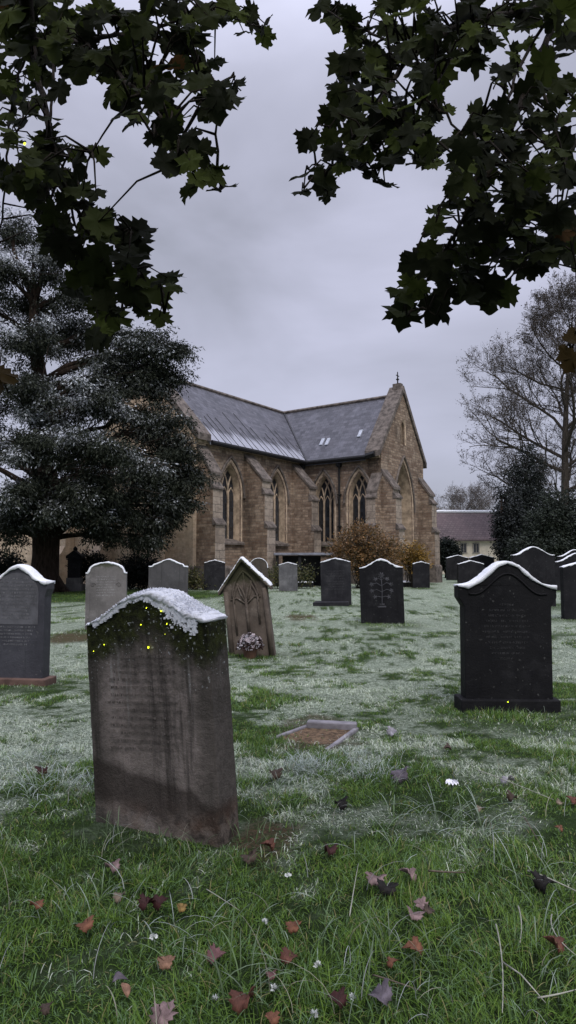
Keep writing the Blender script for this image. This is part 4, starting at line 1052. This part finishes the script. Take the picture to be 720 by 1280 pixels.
def field(y0, y1, dens, ln, wd, lean, segs, mar=.9, clump=.8):
    A = .45*(y1*y1-y0*y0)+2*mar*(y1-y0); n = int(A*dens)
    u = npr.random(n); y = np.sqrt(y0*y0+u*(y1*y1-y0*y0)); x = (npr.random(n)*2-1)*(.45*y+mar)
    keep = npr.random(n) > soilmask(x, y)*.93
    for (o_, w2, t2) in (): pass
    if clump:
        cx2 = fbm(x*9, y*9, 11, 2); keep &= npr.random(n) < (.22+1.3*clump*sst(.32, .62, cx2))
    # keep grass out of the kerb plot
    x, y = x[keep], y[keep]; n = len(x)
    near = np.zeros(n)
    for (a, b_, r_) in STN: near = np.maximum(near, 1-sst(.35, .9, np.hypot(x-a, y-b_)/r_))
    tall = fbm(x*2.2, y*2.2, 13, 3)
    c0, c1, f = gcol(x, y, n)
    L = ln*(.5+.75*npr.random(n))*(.55+.95*sst(.25, .75, tall))*(1+.35*near)*(1-.3*f)*(1-.5*(1-sst(.3, .55, np.hypot(x-ctr.x, y-ctr.y+.1))))
    le = np.abs(npr.normal(size=n))*(lean+.45*f)+.25+.3*f
    comb = fbm(x*1.3, y*1.3, 15, 2)*4*math.pi
    yaw = np.where(npr.random(n) < .2, comb, npr.uniform(0, 2*math.pi, n))
    push(blades(x, y, L, wd*(.6+.8*npr.random(n)), le, c0, segs, yaw, c1))
field(1.35, 3.0, 20000, .055, .0034, 1.3, 4, .8)
field(3.0, 5.0, 14500, .046, .0040, 1.25, 3, .8)
field(5.0, 9, 7500, .040, .0056, 1.1, 2, 1.)
field(9, 17, 2900, .038, .0085, 1., 2, 1.5)
field(17, 37, 560, .045, .014, .8, 1, 2.5)
# long arching blades gathered in tufts
def tuft(px, py, n, r_, L, w_, lean, frost, spread=2*math.pi, y0=0):
    if frost < .8: n = int(n*.5); L *= .75; r_ *= 1.6
    else: L *= .7; r_ *= 1.15
    g = gp(px, py); a = npr.normal(size=(n, 2))*r_; x, y = g.x+a[:, 0], g.y+a[:, 1]
    c = np.array((.085, .14, .045))*(.6+.9*npr.random((n, 1))); f = np.clip(frost*(.5+npr.random((n, 1))), 0, 1); c2 = c*(1-f)+np.array((.68, .74, .76))*f
    yaw = np.arctan2(a[:, 1], a[:, 0])+npr.normal(size=n)*1.3 if spread > 6 else y0+npr.uniform(-.5, .5, n)*spread
    push(blades(x, y, L*(.5+.7*npr.random(n)), w_*(.7+.6*npr.random(n)), np.abs(lean+npr.normal(size=n)*.35), c, 6, yaw, c2))
for (px, py, n, r_, L, w_, le, fr) in ((560, 1050, 90, .07, .30, .0045, 1.35, .55), (505, 1060, 60, .1, .28, .004, 1.45, .5), (600, 1045, 50, .05, .26, .0045, 1.3, .6), (565, 1040, 30, .02, .16, .006, .5, .1),
        (60, 1000, 160, .12, .22, .004, 1.3, .95), (30, 960, 120, .12, .2, .004, 1.3, .9), (395, 970, 200, .07, .13, .0035, 1.2, .95), (465, 975, 220, .08, .12, .0035, 1.2, .95), (375, 965, 150, .06, .13, .0035, 1.1, .95), (450, 955, 120, .07, .11, .0035, 1.2, .9),
        (690, 1130, 60, .06, .26, .004, 1.3, .5), (700, 1210, 50, .05, .26, .004, 1.3, .35), (300, 1235, 40, .04, .24, .006, 1.0, .15), (250, 1170, 50, .06, .24, .005, 1.2, .45), (120, 1150, 50, .06, .2, .005, .9, .35), (200, 1080, 120, .14, .17, .005, .8, .1), (260, 1075, 120, .1, .17, .005, .8, .1), (150, 1060, 120, .1, .17, .005, .7, .1),
        (545, 1230, 70, .06, .2, .004, 1.1, .3), (400, 1235, 70, .08, .2, .004, 1.0, .25), (440, 1215, 60, .06, .2, .004, 1.1, .2), (640, 920, 120, .2, .14, .004, 1.3, .4), (700, 930, 100, .15, .14, .004, 1.3, .5), (690, 975, 60, .08, .16, .004, 1.3, .5), (330, 1010, 120, .08, .14, .004, 1., .4), (350, 1000, 80, .08, .14, .004, 1.2, .7)):
    tuft(px, py, n, r_, L, w_, le, fr)
n = 260; x = npr.uniform(-1.6, 1.8, n); y = npr.uniform(1.5, 4.5, n); st_ = np.where(npr.random((n, 1)) < .5, np.array((.34, .33, .25)), np.array((.45, .48, .46)))*(.5+.6*npr.random((n, 1)))
push(blades(x, y, +.08+.16*npr.random(n), .0024+.0015*npr.random(n), 1.2+.35*npr.random(n), st_, 6, None, st_, hgt(x, y)+.02+.03*npr.random(n)))
V = np.concatenate(GV); C = np.concatenate(GC_)
gr = npmesh('grass', V, [np.concatenate(GQ), np.concatenate(GT)], M['grass'], None, C); tag(gr, 'frosty green lawn grass', 'grass', None, 'stuff')
print('grass verts', len(V))

# ------------------------------------------------------------------ fallen leaves and small finds
HALF = [(.0, .0), (.06, .03), (.17, -.09), (.22, -.01), (.38, -.02), (.36, .10), (.53, .17), (.46, .24), (.40, .31), (.47, .36), (.62, .42), (.57, .52), (.62, .67), (.47, .65), (.38, .68), (.29, .62), (.29, .74), (.35, .82), (.20, .86), (.10, .93), (.0, 1.04)]
OUT = HALF+[(-x, y) for x, y in HALF[-2:0:-1]]
def leafgeo(curl, fold, sc=1., oval=False, rr_=rng):
    if oval: O = [(.3*math.sin(a/12*math.pi)*(1 if 1 else 1), a/12) for a in range(13)]; O = O+[(-x, y) for x, y in O[-2:0:-1]]
    else: O = [(x*(1+rr_.uniform(-.1, .1)), y*(1+rr_.uniform(-.07, .07))) for x, y in OUT]
    f = lambda x, y: Vector((x*sc, (y-.4)*sc, (fold*abs(x)-curl*(y-.4)**2*1.0+.05*math.sin(x*9+y*7))*sc))
    vs = [f(0, .34)]+[f(x*.5, .34+(y-.34)*.5) for x, y in O]+[f(x, y) for x, y in O]
    n = len(O); fs = [(0, 1+i, 1+(i+1) % n) for i in range(n)]+[(1+i, 1+n+i, 1+n+(i+1) % n, 1+(i+1) % n) for i in range(n)]
    return vs, fs
def m_deadleaf(name, c):
    t = NT(name, .7, .25); o = t.obj()
    t.color(t.mix(t.ramp(t.noise(o, 45, 4, .6), .35, .7), tuple(q*.55 for q in c), c)); t.bump(t.noise(o, 80, 3), .4, .004); return t.mat
LC = {'pink': (.36, .22, .21), 'rose': (.28, .11, .11), 'orange': (.30, .10, .035), 'rust': (.20, .06, .03), 'dark red': (.08, .018, .016), 'mauve': (.20, .16, .20), 'brown': (.12, .075, .05), 'black': (.018, .014, .013), 'peach': (.42, .2, .10), 'tan': (.34, .25, .16), 'pale': (.48, .45, .50), 'yellow': (.42, .24, .03)}
LC = {k: tuple(.75*(q*.75+.25*sum(c)/3) for q in c) for k, c in LC.items()}
LM = {k: m_deadleaf('leaf_'+k.replace(' ', '_'), c) for k, c in LC.items()}
LEAVES = [ # px, py, size px, colour, curl, label
 (140, 1084, 17, 'pink', .6, 'pinkish leaf standing in grass below the mossy headstone, left of its middle'), (150, 1121, 14, 'tan', .9, 'narrow tan leaf upright in grass below the mossy headstone'), (45, 1131, 16, 'orange', .5, 'orange-brown leaf deep in grass near the left edge'),
 (107, 1156, 18, 'orange', .6, 'rusty orange leaf left of centre between the tan leaf and left edge'), (184, 1130, 22, 'dark red', .9, 'dark red curled leaf, left one of a touching pair'), (200, 1129, 18, 'dark red', .7, 'dark red curled leaf, right one of a touching pair'),
 (226, 1135, 11, 'yellow', .4, 'tiny bright yellow-orange leaf right of the dark red pair'), (208, 1203, 17, 'peach', .5, 'small peach leaf beside the star shaped rose leaf'), (146, 1223, 22, 'mauve', .8, 'mauve-brown leaf just above the oval peach leaf'), (157, 1239, 20, 'peach', .2, 'flat oval peach leaf in the lower left grass'),
 (270, 1197, 24, 'rose', .3, 'rose-pink star shaped maple leaf in the lower left grass'), (204, 1270, 34, 'pink', .2, 'large pink maple leaf at the bottom edge'), (305, 1250, 34, 'rust', .8, 'deep red folded maple leaf near the bottom edge'), (361, 1196, 22, 'rust', .6, 'brick red leaf lying in the bottom centre grass'),
 (340, 1219, 11, 'rose', .6, 'small pink bud-like leaf right of the deep red folded leaf'), (312, 1071, 18, 'brown', .7, 'brown leaf on the bare soil at the foot of the mossy headstone'), (336, 1058, 16, 'rust', .6, 'russet leaf on the bare soil right of the mossy headstone'), (343, 968, 16, 'brown', .9, 'brown curled leaf in frosted grass right of the mossy headstone'),
 (55, 963, 16, 'dark red', .9, 'dark red crumpled leaf in frosted grass left of the mossy headstone'), (502, 968, 26, 'mauve', .7, 'pale mauve arched leaf left of the white capped flower'), (634, 975, 18, 'pale', .8, 'frosted pale leaf standing at the end of a white stem'), (640, 997, 12, 'brown', 1.3, 'round brown curled leaf below the frosted pale leaf'),
 (700, 1036, 10, 'orange', .5, 'tiny bright orange leaf near the right edge'), (412, 1062, 16, 'dark red', 1., 'dark red crumpled leaf in the centre foreground'), (425, 1006, 16, 'black', 1., 'blackened curled leaf in front of the frosted tufts'), (470, 1098, 26, 'pink', .5, 'pink leaf overlapping a black one'), (484, 1109, 26, 'black', .8, 'black curled leaf touching two pink leaves'),
 (511, 1093, 24, 'pink', .5, 'pale pink upright leaf right of the black one'), (527, 1131, 17, 'pink', .4, 'upper pale pink leaf of a small pair on the right lawn'), (518, 1144, 18, 'pink', .4, 'lower pale pink leaf of a small pair on the right lawn'), (519, 1185, 25, 'orange', .5, 'orange-brown maple leaf below the small pink pair'), (490, 1203, 14, 'orange', .6, 'small orange leaf left below the orange-brown maple leaf'),
 (693, 1181, 26, 'rust', .4, 'large rust red leaf near the right edge'), (477, 1245, 28, 'mauve', .5, 'grey-mauve leaf near the bottom right of centre'), (422, 1251, 20, 'dark red', .5, 'dark red leaf left of the grey-mauve one'), (367, 1158, 16, 'orange', .5, 'orange leaf above the brick red one in the centre grass'), (681, 1106, 28, 'black', 1., 'black shrivelled leaf under frosted stems near the right edge'),
 (490, 915, 14, 'pale', .6, 'small pale leaf right of the sunken kerb'), (714, 1000, 14, 'rust', .5, 'reddish leaf touching the right edge'), (340, 1273, 16, 'orange', .6, 'orange-brown leaf at the bottom edge left of centre'), (536, 1137, 12, 'brown', .5, 'small brown leaf beside the small pink pair'), (600, 1012, 10, 'tan', .6, 'tiny tan leaf in the right lawn'), (60, 1260, 14, 'brown', .7, 'brown leaf in the bottom left corner grass'),
 (560, 935, 11, 'brown', .6, 'small brown leaf left of the large black headstone foot'), (700, 1003, 9, 'tan', .6, 'tiny tan leaf beside the reddish leaf at the right edge')]
def is_in(px, py): return True
for (px, py, s_, colr, curl, lab) in LEAVES:
    g = gp(px, py+2); d = math.hypot(g.y, CH); sz = s_/F*d*.84*(.85 if s_ > 20 else 1)
    z = hz(g.x, g.y)+.030+.012*(g.y < 3)
    pos = ray(px, py); k = (z+.012-CH)/pos.z; x, y = pos.x*k, pos.y*k
    lr = random.Random(int(px*7+py)); vs, fs = leafgeo(curl*1.7, lr.uniform(.1, .6)+curl*.5, sz, lab.find('oval') >= 0, lr)
    b = MB(); b.add(vs, fs); o = b.build('fallen_leaf', LM[colr], None, True)
    o.location = (x, y, z+.012); o.rotation_euler = (lr.uniform(.1, .75), lr.uniform(-.4, .4), lr.uniform(-1.5, 1.5))
    sd2 = o.modifiers.new('s', 'SOLIDIFY'); sd2.thickness = .0012
    tag(o, lab, 'leaf', 'fallen autumn leaves in the grass')
msk = [m_plain('bleached_stem', (.30, .30, .25), .8, .3, 30, .2), m_plain('dark_twig', (.10, .08, .06), .9, .4, 30, .3)]
STK = [((437, 1152), (442, 1120), (448, 1088), .0035, 0, 'pale dry stem leaning upright in the centre foreground'), ((620, 1162), (632, 1205), (628, 1272), .004, 0, 'long pale forked stem in the lower right grass'), ((672, 1253), (697, 1250), (724, 1242), .0045, 0, 'pale dry stem at the lower right edge'),
       ((597, 970), (645, 985), (692, 1006), .005, 0, 'long white frosted stem on the right lawn'), ((655, 1027), (664, 1042), (676, 1062), .005, 1, 'short grey twig slanting on the right lawn'), ((536, 1096), (558, 1098), (582, 1098), .007, 1, 'thick dark twig lying flat right of the pale pink leaf'), ((466, 1222), (495, 1230), (526, 1242), .004, 1, 'thin brown twig near the bottom right of centre'),
       ((648, 1140), (655, 1160), (650, 1185), .004, 0, 'frosted stem standing near the rust red leaf'), ((660, 1095), (690, 1105), (724, 1122), .006, 0, 'white frosted stem crossing the black shrivelled leaf'), ((690, 1150), (683, 1172), (720, 1200), .004, 0, 'bent pale stem over the rust red leaf'), ((258, 1118), (275, 1128), (300, 1145), .0028, 0, 'thin pale straw below the mossy headstone')]
for (a, m_, c, r_, mi, lab) in STK:
    pts = []
    for i, q in enumerate((a, m_, c)):
        pr = ray(*q); z = .05+.02*(i == 1); k = (z-CH)/pr.z; pts.append(Vector((pr.x*k, pr.y*k, z+hz(pr.x*k, pr.y*k))))
    P2 = [pts[0]*(1-s)**2+pts[1]*2*s*(1-s)+pts[2]*s*s for s in [i/8 for i in range(9)]]
    org = P2[0].copy(); b = MB(); b.tube([q-org for q in P2], [r_*.68*(1-.5*i/8) for i in range(9)], 5)
    if 'forked' in lab: b.tube([P2[4]-org, P2[4]-org+Vector((.03, -.08, .01)), P2[4]-org+Vector((.06, -.19, 0))], [r_*.7, r_*.6, r_*.3], 5)
    o = b.build('dry_stem', msk[mi], None, True); o.location = org; tag(o, lab, 'stem', 'dry stems and twigs in the grass')
# white capped flower on its stalk
g = gp(562, 1036); top = pt(565, 978, g.y); wf = empty('flower', (g.x, g.y, hz(g.x, g.y)), 0, 'white domed flower cap on a green stalk, alone in the right lawn', 'flower')
e = top-Vector((g.x, g.y, hz(g.x, g.y)))
b = MB(); b.tube([(0, 0, 0), (e.x*.7, 0, e.z*.5), (e.x, 0, e.z)], [.006, .005, .004], 6); b.build('stalk', m_plain('green_stalk', (.05, .09, .03), .6, .3, 20, .1), wf, True)
b = MB()
for i in range(11):
    t_ = i*2*math.pi/11; c_ = Vector((math.cos(t_), math.sin(t_), 0)); s_ = Vector((-math.sin(t_), math.cos(t_), 0))
    b.add([e+Vector((0, 0, .012)), e+c_*.026+s_*.012+Vector((0, 0, .006)), e+c_*.034-Vector((0, 0, .004)), e+c_*.026-s_*.012+Vector((0, 0, .010))], [(0, 1, 2, 3)])
b.build('petals', m_plain('white_petal', (.78, .78, .82), .7, .1, 30, .1), wf, recalc=False)
b = MB(); b.tube([e-Vector((0, 0, .012)), e, e+Vector((0, 0, .008))], [.004, .016, .012], 8); b.build('calyx', m_plain('dark_calyx', (.03, .035, .02), .8, .3, 20, .1), wf, True)
WFL = [((360, 1102), 'lone white petal flower left of the centre foreground leaves'), ((397, 1211), 'white ragged blossom right of the brick red leaf'), ((342, 1241), 'white blossom low between the deep red leaf and the centre'), ((269, 1254), 'white blossom left of the deep red folded leaf'), ((192, 1178), 'pale blossom above the small peach leaf'), ((331, 1159), 'whitish blossom left of the orange leaf in the centre grass'), ((440, 1252), 'white blossom between the dark red and grey-mauve leaves'), ((393, 1274), 'white blossom at the bottom edge centre')]
mwp = m_plain('clover_white', (.58, .60, .58), .8, .25, 60, .2); mst = m_plain('clover_stalk', (.04, .08, .02), .7, .3, 20, .1)
for (q, lab) in WFL:
    pr = ray(*q); z = .075; k = (z-CH)/pr.z; x, y = pr.x*k, pr.y*k; root = empty('clover_flower', (x, y, hz(x, y)), rng.random()*6, lab, 'flower', 'small white flowers in the grass')
    b = MB(); b.tube([(0, 0, -.0), (0, 0, z)], .0015, 5); b.build('stalk', mst, root)
    b = MB()
    for i in range(34):
        d = Vector(tuple(rdir(1)[0])); d.z = abs(d.z)*.9; c_ = Vector((0, 0, z)); s1 = d.orthogonal().normalized()*.0035
        b.add([c_+d*.003, c_+d*.009+s1, c_+d*.0155, c_+d*.009-s1], [(0, 1, 2, 3)])
    b.build('petals', mwp, root, recalc=False)

# ------------------------------------------------------------------ fireflies
t = NT('firefly_glow'); t.b.inputs['Emission Color'].default_value = (.85, 1, .02, 1); t.b.inputs['Emission Strength'].default_value = 4.; t.color((.6, .7, .05)); mglow = t.mat
mbug = m_plain('beetle_black', (.02, .016, .012), .5, .3, 90, .1)
def firefly(loc, s, label, up=True):
    s *= .82
    root = empty('firefly', loc, 0, label, 'firefly', 'glowing fireflies', rot=(R(80) if up else 0, rng.uniform(-.4, .4), 0))
    b = MB(); b.tube([(0, -s*1.0, 0), (0, -s*.8, 0), (0, -.2*s, 0), (0, .25*s, 0), (0, .5*s, 0)], [s*.1, s*.5, s*.65, s*.5, s*.2], 8); b.build('abdomen', mglow, root, True)
    b = MB(); b.tube([(0, .45*s, 0), (0, .7*s, 0), (0, 1.3*s, 0), (0, 1.6*s, 0)], [s*.3, s*.42, s*.38, s*.1], 8); b.build('body', mbug, root, True)
    for q in (-1, 1):
        b = MB(); b.add([(0, .8*s, .45*s), (q*.6*s, .2*s, .6*s), (q*.5*s, -.8*s, .62*s), (q*.05*s, -.6*s, .55*s)], [(0, 1, 2, 3)]); b.build('wing', mbug, root, recalc=False)
nrm = Vector((math.sin(yawf), -math.cos(yawf), 0))
FF = [(185, 759, .006, 'topmost firefly on the mossy headstone'), (203, 763, .0065, 'firefly at the upper right of the moss on the headstone'), (178, 780, .006, 'firefly left of centre on the mossy headstone'), (210, 779, .0055, 'firefly right of centre on the mossy headstone'), (187, 808, .009, 'largest brightest firefly in the middle of the mossy headstone'), (132, 805, .005, 'dim firefly near the left edge of the mossy headstone'), (119, 813, .0045, 'faintest firefly at the very left edge of the mossy headstone'), (208, 792, .003, 'tiny firefly below the right of centre one on the mossy headstone')]
Mf = Matrix.Translation(front.location) @ front.rotation_euler.to_matrix().to_4x4()
n_ = (Mf.to_3x3() @ Vector((0, -1, 0))); p0 = Mf @ Vector((0, -thf/2, 0))
for (px, py, s_, lab) in FF:
    r = ray(px, py); k = (p0-Vector((0, 0, CH))).dot(n_)/r.dot(n_); firefly(Vector((0, 0, CH))+r*k+n_*.012, s_, lab)
r = ray(635, 877); yy = rb.location.y-.17; firefly(Vector((0, 0, CH))+r*(yy/r.y), .009, 'pale firefly on the base of the large black headstone')
firefly(pt(31, 179, 1.75), .006, 'firefly glowing among the overhanging maple leaves')

# ------------------------------------------------------------------ overhanging maple
mt = empty('maple_tree', (.4, -2.6, 0), 0, 'dark maple whose leafy boughs hang overhead into the view from above', 'tree')
MO = Vector((.4, -2.6, 0))
b = MB(); b.tube([(0, 0, -.2), (0, 0, .5), (.03, .05, 2), (0, .2, 3.8), (-.1, .3, 6)], [.5, .36, .31, .27, .16], 12); b.build('trunk', M['mbark'], mt, True)
def LV(px, py, Y): return pt(px, py, Y)-MO
DL = [(20, 30, 45), (70, 40, 50), (130, 40, 50), (190, 35, 50), (240, 25, 35), (285, 15, 26), (318, 30, 20), (333, 48, 10), (20, 95, 45), (75, 85, 35), (140, 85, 34), (190, 90, 36), (240, 70, 30), (262, 95, 24), (285, 118, 18), (302, 112, 10), (168, 130, 24), (205, 130, 28), (225, 165, 24), (198, 172, 14), (222, 205, 18), (248, 185, 12), (245, 232, 14), (272, 218, 14), (280, 240, 10), (262, 130, 14),
      (25, 160, 40), (55, 190, 30), (20, 215, 30), (85, 195, 20), (55, 235, 35), (100, 235, 24), (95, 275, 30), (125, 285, 22), (70, 285, 25), (110, 320, 30), (150, 310, 26), (165, 290, 12), (90, 350, 20), (125, 355, 30), (165, 345, 24), (195, 355, 20), (215, 365, 14), (180, 375, 16), (120, 395, 25), (150, 390, 14), (130, 425, 14), (205, 390, 10), (75, 320, 18), (118, 190, 12), (3, 465, 14), (4, 490, 8)]
DR = [(400, 10, 12), (445, 40, 34), (500, 30, 45), (560, 30, 45), (610, 25, 34), (660, 25, 40), (705, 30, 30), (440, 90, 30), (480, 90, 38), (530, 85, 38), (580, 70, 22), (420, 140, 26), (460, 140, 34), (505, 140, 36), (545, 135, 20), (400, 175, 18), (435, 185, 28), (475, 185, 30), (515, 180, 28), (545, 180, 12), (388, 210, 12), (410, 222, 16), (440, 215, 14), (472, 222, 14), (530, 205, 14), (378, 235, 7), (415, 240, 8),
      (630, 80, 20), (690, 75, 20), (615, 110, 16), (670, 120, 22), (710, 120, 22), (600, 150, 22), (640, 150, 26), (690, 165, 30), (580, 185, 22), (620, 190, 32), (655, 195, 30), (700, 215, 34), (575, 220, 22), (612, 235, 34), (660, 240, 30), (560, 255, 16), (590, 275, 30), (630, 280, 32), (680, 275, 34), (712, 270, 26), (545, 275, 14), (555, 305, 24), (590, 310, 26), (625, 315, 26), (660, 315, 26), (700, 310, 24), (530, 330, 20), (560, 345, 22), (595, 345, 22), (622, 355, 14), (508, 358, 16), (532, 372, 18), (512, 395, 14), (545, 395, 12), (590, 378, 14), (608, 385, 8), (655, 338, 12), (632, 365, 8), (712, 335, 12), (714, 440, 14), (716, 425, 8), (500, 372, 8)]
def depth(px, py, s): return (2.15+.45*math.sin(px*.013+s*2)+.25*math.sin(py*.02+1)+.0006*(py-200))
def leaves_for(D, s, branch_o, label=None, extra=()):
    V_, F4, F3, C_ = [], [], [], []; o_ = 0; rr_ = random.Random(40+s); twigs = MB()
    spots = []
    for (cx2, cy2, r_) in D:
        k = max(1, int(round(2.1*math.pi*r_*r_/690)))
        for i in range(k):
            a = rr_.uniform(0, 6.283); q = math.sqrt(rr_.random())*r_*.92
            px, py = cx2+q*math.cos(a), cy2+q*math.sin(a)
            Yd = depth(px, py, s)+rr_.gauss(0, .16)
            spots.append((LV(px, py, Yd), Yd*rr_.uniform(.8, 1.2)/2.2, px, py))
    for p in extra: spots.append((p, rr_.uniform(.9, 1.3), 0, 0))
    for (p, k, px, py) in spots:
        vs, fs = leafgeo(rr_.uniform(-.2, .5), rr_.uniform(-.15, .35), .091*k*rr_.uniform(.6, 1.2), False, rr_)
        ang = rr_.gauss(0, .9)+math.pi                     # tip hangs down, blade roughly faces the viewer
        Mx = Matrix.Rotation(rr_.gauss(0, .45), 4, 'Z') @ Matrix.Rotation(math.pi/2-.35+rr_.gauss(0, .42), 4, 'X') @ Matrix.Rotation(ang, 4, 'Z')
        vs = [p+(Mx @ v) for v in vs]
        V_ += [tuple(v) for v in vs]; nn = len(vs)
        F3 += [tuple(i+o_ for i in f_) for f_ in fs if len(f_) == 3]; F4 += [tuple(i+o_ for i in f_) for f_ in fs if len(f_) == 4]; o_ += nn
        g_ = rr_.random(); c = Vector((.009, .011, .005)).lerp(Vector((.042, .056, .011)), g_**3)
        if (px > 700 and py > 400) or (px < 14 and py > 440 and px != 0): c = Vector((.03, .02, .006))
        if rr_.random() < .003: c = Vector((.045, .025, .010))
        C_ += [tuple(c)]*nn
    return npmesh('leaves', np.array(V_), [np.array(F4), np.array(F3)], M['mleaf'], branch_o, np.array(C_), False), spots
def bough(polys, s, D, label, extra):
    b = MB(); nodes = []
    for (P, r0, r1) in polys:
        Q = [LV(px, py, depth(px, py, s)+.02) if not isinstance(px, tuple) else Vector(px)-MO for px, py in P]
        for _ in range(2):
            Q = [Q[0]]+[v for i in range(len(Q)-1) for v in (Q[i].lerp(Q[i+1], .25), Q[i].lerp(Q[i+1], .75))]+[Q[-1]]
        fine = []
        for i in range(len(Q)-1):
            for k in range(2):
                t_ = k/2; fine.append(Q[i].lerp(Q[i+1], t_)+Vector((rng.gauss(0, .003), rng.gauss(0, .003), rng.gauss(0, .003))))
        fine.append(Q[-1]); n = len(fine); b.tube(fine, [r0+(r1-r0)*i/(n-1) for i in range(n)], 6); nodes += fine
    o = bpy.data.objects.new('bough', None)
    # leaf stalks hang from the nearest bough point
    lv_spots = None
    bo_mesh = b
    tmp = bo_mesh
    lo, spots = leaves_for(D, s, None, None, extra)
    base_n = list(nodes)
    for (cx2, cy2, r_) in D:
        e = LV(cx2, cy2, depth(cx2, cy2, s)); A_ = np.array([tuple(q) for q in base_n]); j = int(np.argmin(np.linalg.norm(A_-np.array(tuple(e)), axis=1))); q = base_n[j]
        if .06 < (e-q).length < .8:
            fine = [q.lerp(e, t_/5)+Vector((rng.gauss(0, .006), rng.gauss(0, .006), .03*math.sin(t_/5*math.pi))) for t_ in range(6)]
            b.tube(fine, [.0045-.0005*t_ for t_ in range(6)], 5); nodes += fine; base_n += fine[2:]
    N_ = np.array([tuple(q) for q in nodes])
    for (p, k, px, py) in spots:
        dd = np.linalg.norm(N_-np.array(tuple(p)), axis=1); j = int(np.argmin(dd)); q = nodes[j]
        if dd[j] > .24: continue
        mid = q.lerp(p, .5)+Vector((0, 0, .03)); b.tube([q, mid, p+Vector((0, 0, .0))], [.004, .0028, .0018], 4)
    bo = b.build('bough', M['mbark'], mt, True, recalc=False); bo['label'] = label
    lo.parent = bo
ex = []
er = random.Random(77)
def shade_canopy(n, x0, x1):  # rest of the crown, out of view: leaves added overhead to shade the foreground
    L = []
    for i in range(n):
        x, y = er.uniform(x0, x1), er.uniform(-2.5, 2.6); z = 3.75+er.uniform(0, 1.3)+.12*abs(x)
        if y > .2 and z < CH+ (y*.95): z = CH+y*.95+er.uniform(.1, .9)
        L.append(Vector((x, y, z))-MO)
    return L
bough([([((.35, -2.5, 3.9), 0), ((-.4, -.6, 4.1), 0), ((-.75, 1.2, 3.6), 0), (40, 50)], .07, .022), ([(40, 50), (60, 150), (62, 185), (85, 240), (110, 295), (150, 335), (200, 365)], .013, .003), ([(40, 50), (100, 50), (130, 75), (190, 130), (225, 175), (250, 225)], .010, .003), ([(100, 50), (180, 40), (240, 75), (285, 115)], .008, .003), ([(66, 60), (66, 150), (50, 210)], .006, .003), ([(180, 40), (260, 15), (325, 35)], .006, .002), ([(85, 240), (110, 340), (128, 415)], .005, .002), ([(40, 50), (15, 120), (10, 200), (-5, 330), (0, 460)], .006, .002)], 1, DL, 'bough hanging down into the upper left', shade_canopy(70, -3.2, .1))
bough([([((.45, -2.5, 3.9), 0), ((.7, -.6, 4.2), 0), ((.95, 1.1, 3.7), 0), (705, 5)], .07, .022), ([(705, 5), (665, 90), (640, 160), (600, 235), (560, 310), (520, 365)], .013, .003), ([(690, 15), (650, 80), (625, 150), (590, 240)], .007, .003), ([(705, 5), (600, 20), (520, 60), (470, 130), (440, 180), (405, 220)], .011, .003), ([(600, 20), (540, 110), (500, 180)], .006, .002), ([(665, 90), (700, 160), (705, 260), (690, 300)], .007, .002), ([(640, 160), (650, 250), (620, 320), (595, 370)], .006, .002), ([(520, 60), (450, 40), (400, 8)], .006, .002), ([(705, 260), (725, 360), (716, 430)], .004, .002), ([(705, 5), (740, 60), (735, 150), (700, 215)], .008, .003)], 2, DR, 'bough hanging down into the upper right', shade_canopy(70, .1, 3.2))
